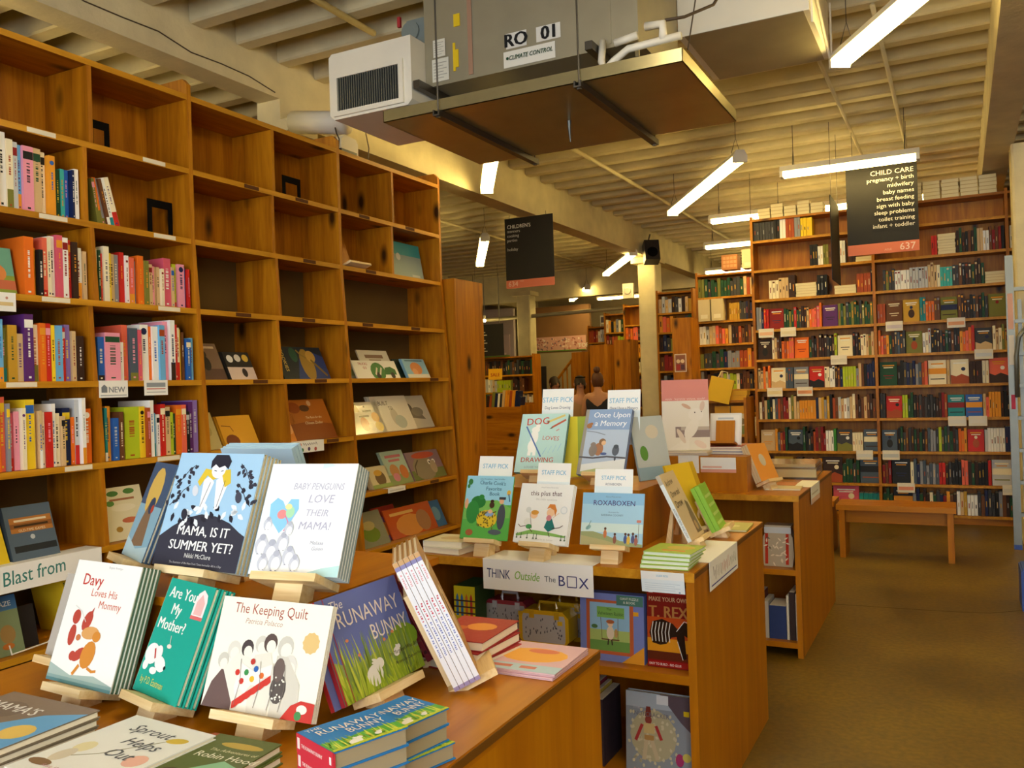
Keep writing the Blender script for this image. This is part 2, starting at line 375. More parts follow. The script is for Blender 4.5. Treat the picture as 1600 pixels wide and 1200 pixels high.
# white plenum box with grille
pl = thing('vent_box', 'white ceiling vent box with a slatted return grille', 'vent box', (-3.26, 4.1, 3.1)); O = (-3.26, 4.1, 3.1)
MB().prism([(-3.27, 3.14), (-3.24, 3.11), (-2.72, 3.11), (-2.69, 3.14), (-2.69, 3.50), (-3.25, 3.50), (-3.27, 3.48)], 1, 4.1, 4.75).build('duct_body', 'white_paint', pl, O)
fr = MB(); a, b, c, d = -3.235, 3.125, -2.74, 3.375
fr.box(a, 4.085, b, c, 4.1, b+.028); fr.box(a, 4.085, d-.028, c, 4.1, d); fr.box(a, 4.085, b+.028, a+.03, 4.1, d-.028); fr.box(c-.03, 4.085, b+.028, c, 4.1, d-.028)
fr.build('grille_frame', 'white_paint', pl, O)
MB().box(a+.03, 4.098, b+.028, c-.03, 4.0995, d-.028).build('filter', 'dark_plastic', pl, O)
s0 = None
for k in range(27):
    x = a+.037+k*.0162
    if s0 is None: s0 = MB().box(0, 0, 0, .006, .010, d-b-.056).build('slat', 'alu', pl); s0.location = (x-O[0], 4.087-O[1], b+.028-O[2])
    else: put(s0, pl, (x-O[0], 4.087-O[1], b+.028-O[2]))
# square duct continuing to the right
du = thing('air_duct', 'white square air duct hanging between grey tray and bright tube lamp', 'air duct', (-1.4, 4.95, 3.5)); O = (-1.4, 4.95, 3.5)
MB().box(-1.399, 4.96, 3.5, -.67, 5.78, 3.84).build('duct_body', 'white_paint', du, O)
MB().box(-1.36, 4.955, 3.497, -.70, 5.785, 3.4995).build('bottom_sheet', 'galv_dull', du, O)
for k, (x, y) in enumerate(((-.665, 5.0), (-.66, 5.78))): MB().box(x, y-.012, 3.44, x+.01, y+.012, 3.84).build('strap', 'white_paint', du, O)
MB().tube([(-.66, 5.0, 3.72), (-.66, 5.78, 3.46)], .008, n=6).build('brace', 'white_paint', du, O)

# ------------------------------------------------------------------ fluorescent lamps
def tube_mat(name, c, s):
    m, nt, b = nodemat(name)
    b.inputs['Base Color'].default_value = (1, 1, 1, 1); b.inputs['Emission Color'].default_value = (*c, 1); b.inputs['Emission Strength'].default_value = s
tube_mat('tube_warm', WARM, TUBE); tube_mat('tube_cool', COOL, TUBE)
_lm = {}
def lamp(far, ang, L, label, mat, z=3.42, hang=True):
    """far = far end (x, y); the lamp runs back from there along its own length"""
    key = (round(L, 2), mat)
    rot = Matrix.Rotation(ang, 3, 'Z')
    t = thing('fluorescent_lamp', label, 'lamp', (far[0], far[1], z), rot, 'hanging fluorescent lamps')
    if key not in _lm:
        body = MB().prism([(-.065, .03), (.065, .03), (.035, .085), (-.035, .085)], 1, 0, L)
        tubes = [MB().tube([(sx, .03, 0), (sx, L-.03, 0)], .019, n=10) for sx in (-.036, .036)]
        caps = [MB().box(-.062, y, -.022, .062, y+.03, .03).mesh('end_cap', 'white_paint') for y in (0, L-.03)]
        _lm[key] = (body.mesh('reflector', 'white_paint'), [q.mesh('tube', mat, smooth=True) for q in tubes], caps)
    bm_, tm, cp = _lm[key]
    for n_, me in (('reflector', bm_), ('tube', tm[0]), ('tube', tm[1]), ('end_cap', cp[0]), ('end_cap', cp[1])):
        o = bpy.data.objects.new(n_, me); COL.objects.link(o); o.parent = t
    if hang:
        for y in (.12, L-.12):
            MB().tube([(-.04, y, .085), (0, y, .22), (.04, y, .085)], .004, n=4, cap=False).tube([(0, y, .22), (0, y, .735)], .003, n=4).build('hanger', 'steel', t)
    return t
AD = math.radians(31.0)+PI     # diagonal rows: +y of the lamp points back towards the camera
for (x, y), lb, m in (((-.61, 5.72), 'big glaring diagonal tube lamp at the upper right', 'tube_warm'), ((-2.88, 9.72), 'diagonal tube lamp hanging in the middle of the ceiling', 'tube_warm'),
        ((-5.5, 14.4), 'diagonal tube lamp beside the pale column and speaker', 'tube_warm'), ((-7.8, 18.2), 'smallest diagonal tube lamp, far back left of column', 'tube_warm'),
        ((-4.07, 7.48), 'upright-looking tube lamp under the grey tray corner', 'tube_warm'), ((-6.64, 11.9), 'upright-looking tube lamp left of the black 634 sign', 'tube_warm'),
        ((1.66, 1.70), 'tube lamp over the aisle beside the camera', 'tube_cool'), ((3.3, -.6), 'tube lamp near the shop window behind the camera', 'tube_cool'),
        ((-1.5, 3.1), 'tube lamp above the front book table', 'tube_cool'), ((.75, -.4), 'tube lamp in the row behind the camera', 'tube_cool'),
        ((-5.9, 4.2), 'tube lamp hidden behind the tall bookcases', 'tube_warm'), ((-7.8, 9.6), 'tube lamp far behind the tall bookcases', 'tube_warm')):
    lamp((x, y), AD, 2.4, lb, m)
AX = -PI/2                    # lamps that run along x: +y of the lamp points to +x
for (x, y, L), lb in (((-1.46, 8.53, 1.2), 'level tube lamp just above the black CHILD CARE sign'), ((-2.65, 10.5, 2.4), 'level tube lamp touching the tall bookcase top corner'),
        ((-3.24, 12.5, 2.4), 'level tube lamp above the stacked boxes, lower of two'), ((-7.25, 18.4, 1.2), 'level tube lamp far back left of the pale column'), ((-6.3, 17.0, 1.2), 'level tube lamp meeting the pale column'),
        ((-2.0, 10.75, 1.2), 'level tube lamp behind the white book stacks'), ((-4.0, 15.4, 2.4), 'level tube lamp behind the pale column'), ((.9, 6.6, 2.4), 'level tube lamp beyond the right-hand beam'), ((-1.46, 2.0, .0), '')):
    if L: lamp((x, y), AX, L, lb, 'tube_warm')
# ------------------------------------------------------------------ tall pine bookcases on the left
def xf(z): return -3.43+.06*max(0.0, 2.3-z)
XB = -3.73
SH = [3.03, 2.655, 2.30, 1.945, 1.585, 1.225, .86, .50, .10]   # top faces of the shelf boards
UNITS = [(2.0, 3.19), (3.19, 4.375), (4.375, 5.56)]
DIV = [[2.61, 2.575, 2.60, 2.565, 2.575, 2.565, 2.575], [3.78, 3.765, 3.78, 3.75, 3.775, 3.77, None], [4.95, 4.93, None, None, None, None, None]]
UL = ['tall pine bookcase crowded with colourful book spines', 'tall pine bookcase, middle of three, upper cubbies almost empty', 'tall pine bookcase ending at the aisle, with displayed picture books']
for ui, (ya, yb) in enumerate(UNITS):
    t = thing('bookcase', UL[ui], 'bookcase', (XB, ya, 0), group='tall pine wall bookcases'); O = (XB, ya, 0)
    MB().box(XB-.012, ya, 2.29, XB, yb, 3.03).build('back_panel', 'wood_z', t, O); MB().box(XB-.012, ya, .0, XB, yb, 2.289).build('back_panel', 'hardboard', t, O)
    th = .026
    for k, y in enumerate(((ya, ya+th), (yb-th, yb))):
        top = 3.03 if (k == 0) else 3.115
        prof = [(XB, 0), (xf(0), 0), (xf(2.3), 2.3), (xf(3), top-.03), (xf(3)-.03, top), (XB+.05, top), (XB, top-.05)]
        if k == 0 and ui > 0: continue
        MB().prism(prof, 1, y[0], y[1]).build('side_panel', 'wood_z', t, O)
    for z in SH:
        MB().box(XB, ya+(th if ui == 0 else 0), z-.024, xf(z)-.004, yb-th, z).build('shelf', 'wood_y', t, O)
        MB().box(xf(z)-.004, ya+(th if ui == 0 else 0), z-.026, xf(z), yb-th, z+.001).build('shelf_edging', 'edge', t, O)
    for r, y in enumerate(DIV[ui]):
        if y is None: continue
        z1, z0 = SH[r]-.026, SH[r+1]
        MB().prism([(XB, z0), (xf(z0)-.003, z0), (xf(z1)-.003, z1), (XB, z1)], 1, y-.011, y+.011).build('divider', 'wood_z', t, O)
    # shelf-edge label strips
    rs = random.Random(5+ui)
    for r in range(1, 7):
        for q in range(2):
            if ui and rs.random() < .25: continue
            yy = ya+.15+q*.55+rs.random()*.25; z = SH[r]
            pale = ui == 0
            MB().box(xf(z), yy, z-.022, xf(z)+.0015, yy+(.13 if pale else .11), z-.002, 'e6dcc6' if pale else '5a3214').build('label_strip', 'paper', t, O)
    MB().box(XB, ya, 0, xf(0)-.03, yb, .074).build('plinth', 'wood_y', t, O)
# lower end cabinet past the last bookcase
t = thing('end_cabinet', 'plain closed pine cabinet standing at the end of the tall bookcases', 'cabinet', (-3.70, 5.60, 0)); O = (-3.70, 5.60, 0)
MB().box(-3.70, 5.60, 0, -3.35, 5.62, 2.33).build('side_panel', 'wood_z', t, O); MB().box(-3.37, 5.62, 0, -3.35, 6.03, 2.33).build('back_panel', 'wood_z', t, O)
MB().box(-3.70, 5.62, 2.305, -3.37, 6.03, 2.33).build('top', 'wood_y', t, O); MB().box(-3.70, 6.01, 0, -3.37, 6.03, 2.305).build('side_panel', 'wood_z', t, O)
# speaker and cables on the bookcase top
MB_s = MB().prism([(4.62, 0), (4.80, 0), (4.80, .15), (4.78, .18), (4.66, .19), (4.62, .15)], 0, -3.66, -3.60)
tag(MB_s.build('amplifier', 'white_paint', None, (0, 0, 0)), 'pale rounded plastic device on top of the last tall bookcase', 'device').location = (0, 0, 3.032)
tag(MB().box(-3.62, 4.44, 3.032, -3.46, 4.60, 3.06).build('adapter', 'dark_plastic'), 'flat black adapter lying on the last tall bookcase', 'adapter')
tag(MB().tube([(-3.5, 4.46, 3.06), (-3.5, 4.47, 3.13), (-3.56, 4.52, 3.19), (-3.6, 4.56, 3.24)], .005, n=5).build('cable', 'cable'), 'black cable rising from the adapter on the bookcase', 'cable')
tag(MB().tube([(-3.6, 4.9, 3.035), (-3.62, 4.95, 3.2), (-3.7, 4.98, 3.5), (-3.75, 4.98, 4.15)], .004, n=5).build('cable', 'cable'), 'thin dark cable hanging behind the pale device on the bookcase', 'cable')
tag(MB().tube([(-4.0, 4.62, 3.36), (-3.55, 4.62, 3.28)], .075, n=14).build('wrapped_pipe', 'white_paint', smooth=True), 'thick white wrapped pipe above the tall bookcases', 'pipe')

# ------------------------------------------------------------------ right-hand bookcases (facing the camera)
YR = 9.62
RZ = [3.0, 2.68, 2.36, 2.03, 1.71, 1.39, 1.06, .72, .39, .09]
RB = [(-1.99, -.745), (-.745, .455), (.455, 1.66)]
RL = ['tall pine bookcase of adult books beside the pale sign edge', 'tall pine bookcase beneath the CHILD CARE sign', 'pine bookcase mostly hidden behind the right-hand column']
def case_front(name, label, x0, x1, y, top, zs, depth=.27, group=None, stiles=(1, 1), mats=('wood_x', 'wood_z'), tops=True):
    t = thing(name, label, 'bookcase', (x0, y, 0), group=group); O = (x0, y, 0)
    MB().box(x0, y+depth-.012, 0, x1, y+depth, top).build('back_panel', mats[1], t, O)
    if stiles[0]: MB().box(x0, y, 0, x0+.028, y+depth-.012, top+.03).build('side_panel', mats[1], t, O)
    if stiles[1]: MB().box(x1-.028, y, 0, x1, y+depth-.012, top+.03).build('side_panel', mats[1], t, O)
    a, b = x0+(.028 if stiles[0] else 0), x1-(.028 if stiles[1] else 0)
    if tops: MB().box(a, y+.004, top-.024, b, y+depth-.012, top).build('top', mats[0], t, O)
    for z in zs:
        MB().box(a, y+.004, z-.022, b, y+depth-.012, z).build('shelf', mats[0], t, O)
        MB().box(a, y, z-.026, b, y+.004, z+.001).build('shelf_edging', 'edge', t, O)
    if zs and zs[-1] > .05: MB().box(a, y+.03, 0, b, y+.05, zs[-1]-.022).build('plinth', mats[0], t, O)
    return t
RCASE = [case_front('bookcase', RL[i], a, b, YR, 3.235, RZ[(0 if i == 0 else 0):], group='tall bookcases at the end of the aisle', stiles=(1 if i == 0 else 0, 1), tops=True) for i, (a, b) in enumerate(RB)]
# raised back board above the second bay
# cases standing further back
case_front('bookcase', 'pine bookcase with beige box files, left of the tall aisle bookcases', -3.04, -2.27, 11.2, 2.88, [2.58, 2.27, 1.97, 1.66, 1.38, 1.08, .78, .48, .12], group='bookcases standing further back')
case_front('bookcase', 'narrower pine bookcase directly in front of the pale column', -3.90, -3.35, 12.2, 2.80, [2.50, 2.22, 1.94, 1.66, 1.36, 1.06, .76, .46, .12], group='bookcases standing further back')
case_front('bookcase', 'pine bookcase just left of the pale column, top shelf empty', -5.24, -4.78, 14.5, 2.86, [2.52, 2.24, 1.96, 1.68, 1.38, 1.08, .78, .48, .12], group='bookcases standing further back')
case_front('bookcase', 'pine bookcase topped by slanting books, behind the two people', -5.80, -5.30, 15.0, 2.78, [2.44, 2.16, 1.88, 1.60, 1.30, 1.0, .70, .40, .12], group='bookcases standing further back')
case_front('bookcase', 'lowest far pine bookcase beside the grey column', -6.34, -5.92, 15.5, 2.60, [2.30, 2.02, 1.74, 1.46, 1.16, .86, .56, .12], group='bookcases standing further back')
case_front('bookcase', 'wide far pine bookcase under the black menu board', -7.25, -6.10, 12.6, 2.0, [1.70, 1.42, 1.14, .86, .56, .26], group='bookcases standing further back')
for x0, x1, y, d, h, lb in ((-3.01, -2.79, 10.0, .34, 2.25, 'pine end cabinet with a small poster, in front of narrow bookcase'), (-4.87, -4.60, 13.0, .4, 2.19, 'pine end cabinet right of the two people'),
                            (-5.69, -5.36, 14.0, .4, 2.18, 'pine end cabinet with a dark knot behind the two people'), (-6.12, -5.80, 14.2, .4, 2.08, 'pine end cabinet beside the stair rail')):
    t = thing('end_cabinet', lb, 'cabinet', (x0, y, 0), group='pine end cabinets'); O = (x0, y, 0)
    MB().box(x0, y, 0, x1, y+.02, h).build('front_panel', 'wood_z', t, O); MB().box(x1-.02, y+.02, 0, x1, y+d, h).build('side_panel', 'wood_z', t, O)
    MB().box(x0, y+.02, 0, x0+.02, y+d, h).build('side_panel', 'wood_z', t, O); MB().box(x0+.02, y+.02, h-.02, x1-.02, y+d, h).build('top', 'wood_x', t, O)
p = Pr(.13, .20, 9.9985, .001, x0=-2.985, z0=1.62); p.rect(0, 0, 1, 1, 'b09070').rect(.06, .05, .94, .95, '8a5a4a').ell(.3, .6, .18, .18, 'd8c0a0').ell(.7, .6, .18, .18, 'e0c8a8').rect(.12, .08, .48, .42, 'a83838').rect(.55, .1, .88, .4, '583a48')
pb = MB().box(-2.99, 9.9985, 1.615, -2.85, 9.9998, 1.825, 'white').build('poster', 'paper'); tag(pb, 'small poster of two faces on the pine end cabinet', 'poster'); p.mb.build('poster_print', 'print', pb)

# ------------------------------------------------------------------ display tables
def panel_table(name, label, x0, x1, y0, y1, z, open_front, shelves=(), extra=()):
    t = thing(name, label, 'table', (x0, y0, 0), group='plywood display tables'); O = (x0, y0, 0)
    MB().box(x0, y0, z-.03, x1, y1, z).build('top', 'ply_y', t, O)
    MB().box(x0, y0-.003, z-.032, x1, y0, z).build('top_edging', 'edge', t, O)
    MB().box(x1, y0, z-.020, x1+.002, y1, z-.004).build('top_edging', 'ply_edge', t, O)
    MB().box(x1-.03, y0+.002, .0, x1-.002, y1, z-.03).build('side_panel', 'ply_z', t, O); MB().box(x0+.002, y0+.002, 0, x0+.03, y1, z-.03).build('side_panel', 'ply_z', t, O)
    if open_front:
        MB().box(x0+.03, (y0+y1)/2-.01, .12, x1-.03, (y0+y1)/2+.01, z-.03).build('back_panel', 'ply_z', t, O)
        for s in shelves: MB().box(x0+.03, y0+.004, s-.03, x1-.03, (y0+y1)/2-.01, s).build('shelf', 'ply_x', t, O)
        for s in extra: MB().box(s-.012, y0+.01, .12, s+.012, (y0+y1)/2-.01, shelves[0]-.03).build('divider', 'ply_z', t, O)
    else:
        MB().box(x0+.03, y0+.03, 0, x1-.03, y0+.05, z-.03).build('front_panel', 'ply_z', t, O)
    MB().box(x0+.03, y1-.03, 0, x1-.03, y1-.004, z-.03).build('rear_panel', 'ply_z', t, O)
    return t
TZ = .87
panel_table('display_table', 'nearest plywood display table covered with picture books', -2.03, -.78, .72, 1.92, TZ, False)
panel_table('display_table', 'middle plywood display table with open shelves and THINK sign', -1.90, -.795, 2.80, 3.91, TZ, True, (.525, .14))
panel_table('display_table', 'third plywood display table, beside the bench aisle', -1.90, -.785, 4.81, 6.15, TZ, True, (.47, .08))
def riser(label, x0, x1, y0, y1, z0, z1, lip=.0):
    t = thing('display_riser', label, 'riser', (x0, y0, z0)); O = (x0, y0, z0)
    MB().box(x0-lip, y0-lip, z1-.018, x1+lip, y1+lip, z1).build('top', 'ply_y', t, O)
    m = (('side_panel', (x0, y0, z0, x0+.015, y1, z1-.018)), ('side_panel', (x1-.015, y0, z0, x1, y1, z1-.018)), ('front_panel', (x0+.015, y0, z0, x1-.015, y0+.015, z1-.018)), ('rear_panel', (x0+.015, y1-.015, z0, x1-.015, y1, z1-.018)))
    for n_, b in m: MB().box(*b).build(n_, 'ply_z', t, O)
    return t
riser('wooden riser box under the upper picture books, nearest table', -1.76, -1.22, 1.33, 1.84, TZ, 1.075, .03)
riser('wooden riser box under the upper picture books, middle table', -1.86, -1.10, 3.16, 3.66, TZ, 1.09)
riser('plain wooden riser box on the third table', -1.62, -1.07, 4.89, 5.40, TZ, 1.07)
# ------------------------------------------------------------------ books
PAGE = 'ece2c8'
def cover_mesh(w, h, t, col, spine, back=None, c=.0022):
    m = MB()
    m.box(0, 0, 0, w, c, h, col); m.box(0, t-c, 0, w, t, h, back or col); m.box(-.0012, .0004, 0, c, t-.0004, h, spine)
    return m
def picture_book(name, label, loc, rot, w, h, t, col, spine, draw=None, group=None, inset=.003, cat='book', back=None, mat='print', spine_text=None, page=PAGE):
    """front cover faces local -y; spine on local x = 0"""
    r = thing(name, label, cat, loc, rot, group)
    c = cover_mesh(w, h, t, col, spine, back).build('cover', mat, r)
    MB().box(.0022, .0022, inset, w-inset, t-.0022, h-inset, page).build('page_block', 'paper', r)
    if draw:
        p = Pr(w, h); draw(p); p.mb.build('cover_print', mat, c)
    if spine_text:
        q = Pr(t, h, 0, M=Matrix(((0, 1, 0, -.0014), (-1, 0, 0, t), (0, 0, 1, 0), (0, 0, 0, 1))))
        spine_text(q); q.mb.build('spine_print', mat, c)
    return r
def easel(label, loc, rot, w, h, depth, drop, lean, wd=.13, group=None, prop=True):
    r = thing('book_easel', label, 'easel', loc, rot, group); s, c = math.sin(math.radians(lean)), math.cos(math.radians(lean))
    a = w/2; zz = lambda y: (-drop+y*s)/c
    MB().box(a-wd/2, -.035, -.017, a+wd/2, depth+.014, -.0006).build('ledge', 'pine_x', r)
    MB().box(a-wd*.32, depth+.001, 0, a+wd*.32, depth+.013, h*.72).build('back_plate', 'pine_z', r)
    MB().prism([(-.004, -.017), (.045, -.017), (.045, zz(.045)), (-.004, zz(-.004))], 0, a-.032, a+.032).build('foot_block', 'pine_x', r)
    yb = depth+.013; ye = yb+h*.30
    if prop: MB().prism([(yb, h*.52), (yb+.001, h*.58), (ye+.02, zz(ye+.02)), (ye, zz(ye))], 0, a-.012, a+.012).build('prop', 'pine_z', r)
    return r
def stand(key, label, pos, yaw, lean, w, h, t, n, col, spine, draw, drop, copyname, wd=.13, gap=.0012, fan=0, mat='print', page=PAGE, edge=None, noeasel=False, spine_text=None):
    rot = pose(yaw, lean); loc = Vector(pos)
    for k in range(n):
        off = rot @ Vector((fan*k, k*(t+gap), 0))
        lb = label if k == 0 else 'copy among the ' + copyname + [' directly behind the front copy', ', third in its row of copies', ', fourth in its row of copies', ', fifth in its row of copies', ', rearmost of its row of copies'][min(k-1, 4)]
        picture_book('picture_book', lb, loc+off, rot, w, h, t, col, spine, draw if k == 0 else None, group=copyname, mat=mat, page=page, back=edge, spine_text=spine_text)
    if not noeasel: easel('light pine easel holding the '+copyname, loc, rot, w, h, n*(t+gap), drop, lean, wd, 'pine book easels')

rnd = random.Random(11)
def leafpoly(cx, cy, l, wd, a, asp=1):
    c, s = math.cos(a), math.sin(a)
    return [(cx+(x*c-y*s), cy+(x*s+y*c)*asp) for x, y in ((0, 0), (l*.35, wd), (l*.75, wd*.7), (l, 0), (l*.75, -wd*.7), (l*.35, -wd))]
def d_mama(p):
    p.rect(0, 0, 1, 1, 'a6cdea')
    p.poly([(0, 0), (1, 0), (1, .30), (.93, .33), (.8, .40), (.62, .45), (.45, .46), (.28, .42), (.13, .34), (0, .25)], '3b3a46')
    R = random.Random(3); A = []; Bp = []
    for (x0, y0, dx, sg) in ((.02, .52, .20, 1), (.03, .70, .2, 1), (.98, .55, .2, -1), (.97, .72, .2, -1)):
        p.line([(x0, y0), (x0+sg*.07, y0+.06), (x0+sg*.13, y0+.14), (x0+sg*.2, y0+.19)], .008, '3b3a46')
        for k in range(11):
            f = k/11; A.append(leafpoly(x0+sg*.2*f+R.uniform(-.03, .03), y0+.19*f+R.uniform(-.03, .03), .055, .018, R.uniform(0, 6.3)))
    p.many(A, '3b3a46')
    for k in range(34): Bp.append(leafpoly(R.uniform(.08, .95), R.uniform(.38, .52), .085, .022, R.uniform(0, 6.3)))
    p.many(Bp[:18], '2e2d38'); p.many(Bp[18:], 'e8eef2')
    p.poly([(.40, .50), (.44, .50), (.50, .74), (.44, .80), (.37, .76)], 'f2f4f6'); p.poly([(.58, .50), (.62, .52), (.68, .78), (.60, .82), (.52, .76)], 'f2f4f6')
    p.poly([(.30, .74), (.36, .86), (.52, .84), (.66, .86), (.70, .74), (.64, .70), (.58, .80), (.48, .76), (.40, .80), (.34, .70)], 'e0c23c')
    p.ell(.52, .86, .085, .08, 'f2f4f6'); p.poly([(.42, .86), (.41, .93), (.45, .985), (.60, .985), (.65, .93), (.63, .86), (.58, .89), (.52, .87), (.47, .90)], '2e2d38')
    p.line([(.47, .845), (.50, .84)], .006, '2e2d38').line([(.55, .84), (.58, .845)], .006, '2e2d38')
    p.line([(.405, .52), (.46, .74)], .005, '3b3a46').line([(.60, .53), (.63, .76)], .005, '3b3a46')
    for i, (x, y) in enumerate(((.30, .66), (.83, .62), (.24, .45))): p.ell(x, y, .035, .05, ['d8dce4', '4a4a58', '34333e'][i], .5)
    p.text('MAMA, IS IT', .52, .275, .115, 'f6f6f4', 'C', .014, sx=1.08).text('SUMMER YET?', .53, .15, .115, 'f6f6f4', 'C', .014, sx=1.12)
    p.text('Nikki McClure', .53, .085, .055, 'e8e8e4', 'C').text('The illustrator of the New York Times bestseller All in a Day', .52, .03, .026, 'c8c8cc', 'C')
def d_penguin(p):
    p.rect(0, 0, 1, 1, 'eef2f2'); p.poly([(.55, 0), (1, 0), (1, .10), (.8, .07)], 'b8dcdc').poly([(.6, .95), (.75, .98), (.7, 1), (.6, 1)], 'd0e8ea')
    p.text('BABY PENGUINS', .60, .76, .085, 'b4b4c8', 'C', .004, .15, sx=.8).text('LOVE', .66, .64, .105, 'b0b0c6', 'C', .004, .15).text('THEIR', .64, .52, .085, 'b4b4c8', 'C', .004, .15).text('MAMA!', .64, .40, .10, 'b0b0c6', 'C', .004, .15)
    p.text('Melissa', .70, .27, .045, '9a9aae', 'C', 0, .2).text('Guion', .72, .22, .045, '9a9aae', 'C', 0, .2)
    p.poly([(.25, .36), (.10, .50), (.08, .62), (.15, .68), (.22, .65), (.26, .60), (.31, .67), (.40, .67), (.42, .58), (.36, .47)], '8cc8e8')
    p.ell(.24, .53, .055, .05, 'e88c8c').ell(.33, .55, .05, .06, 'a8d8b0').ell(.30, .60, .04, .03, 'f0e0a0').line([(.30, .38), (.33, .46), (.28, .52)], .012, 'd87a9a')
    R = random.Random(9)
    for (x, y, s) in ((.10, .44, .05), (.08, .25, .075), (.20, .20, .08), (.32, .28, .07), (.42, .16, .07), (.28, .11, .075), (.14, .10, .06), (.50, .10, .06), (.36, .40, .05)):
        p.ell(x, y, s, s*1.3, 'c4c8d4').ell(x+.01, y-.02, s*.66, s*.95, 'f4f4f4').ell(x, y+s*.95, s*.5, s*.45, 'aeb2c2')
        p.many([[(x-s*.5, y-s*1.05), (x-s*.2, y-s*1.05), (x-s*.35, y-s*.95)], [(x+s*.2, y-s*1.05), (x+s*.5, y-s*1.05), (x+s*.35, y-s*.95)]], '48485a')
def d_davy(p):
    p.rect(0, 0, 1, 1, 'f2f0ea'); p.poly([(0, 0), (1, 0), (1, .05), (.7, .10), (.35, .07), (0, .14)], 'a8bcb4').rect(0, 0, 1, .05, '8aa8a4').rect(0, 0, 1, .025, '5e8a8c')
    p.text('Brigitte Weninger', .62, .955, .026, 'b0b0b0', 'C')
    p.text('Davy', .16, .80, .135, 'c03a2c', 'L', .006).text('Loves His', .34, .715, .09, 'cc6a50', 'L').text('Mommy', .50, .625, .09, 'cc6a50', 'L')
    for x, y, rx, ry, r in ((.22, .53, .06, .07, 0), (.40, .51, .065, .10, -.4), (.22, .38, .055, .10, 0), (.40, .24, .10, .05, .6), (.31, .22, .05, .045, 0)): p.ell(x, y, rx, ry, 'b84a3c', r)
    p.poly([(.41, .57), (.46, .63), (.45, .55)], 'b84a3c').line([(.22, .46), (.22, .35)], .05, 'b84a3c').line([(.16, .62), (.28, .58), (.38, .50)], .008, 'd8d8d0')
    p.ell(.49, .42, .13, .06, 'd8a060', .1).ell(.54, .25, .10, .13, 'd08838', -.3).ell(.60, .40, .06, .05, 'd08838').line([(.45, .16), (.40, .10), (.38, .08)], .035, 'd08838').line([(.58, .15), (.66, .13), (.72, .14)], .025, 'd08838').ell(.33, .37, .035, .03, 'c87848')
def d_mother(p):
    p.rect(0, 0, 1, 1, '22a490')
    p.text('Are You', .08, .835, .14, 'f2f2ea', 'L', .016, sx=.98).text('My', .24, .695, .14, 'f2f2ea', 'L', .016, sx=.98).text('Mother?', .05, .555, .14, 'f2f2ea', 'L', .016, sx=1.0)
    p.poly([(.68, .70), (.93, .70), (.93, .86), (.90, .92), (.80, .96), (.71, .92), (.68, .86)], 'f4e8e6').poly([(.72, .74), (.89, .74), (.89, .85), (.80, .92), (.72, .85)], 'e8b8b4').rect(.68, .70, .93, .73, 'd86a6a')
    p.ell(.16, .33, .15, .12, 'f0f0ec').ell(.40, .27, .13, .08, 'f0f0ec', -.3).ell(.30, .35, .08, .09, 'f0f0ec').ell(.10, .23, .06, .06, 'f0f0ec').ell(.30, .20, .08, .04, 'f0f0ec').ell(.52, .25, .022, .022, '202020')
    p.line([(.20, .38), (.26, .30)], .03, 'c04038').ell(.47, .43, .05, .025, 'e8e0d0').line([(.47, .45), (.44, .52)], .01, 'e8e0d0')
    p.text('by P.D. Eastman', .10, .085, .085, 'd8d870', 'L', 0, 0, -.02, sx=.72)
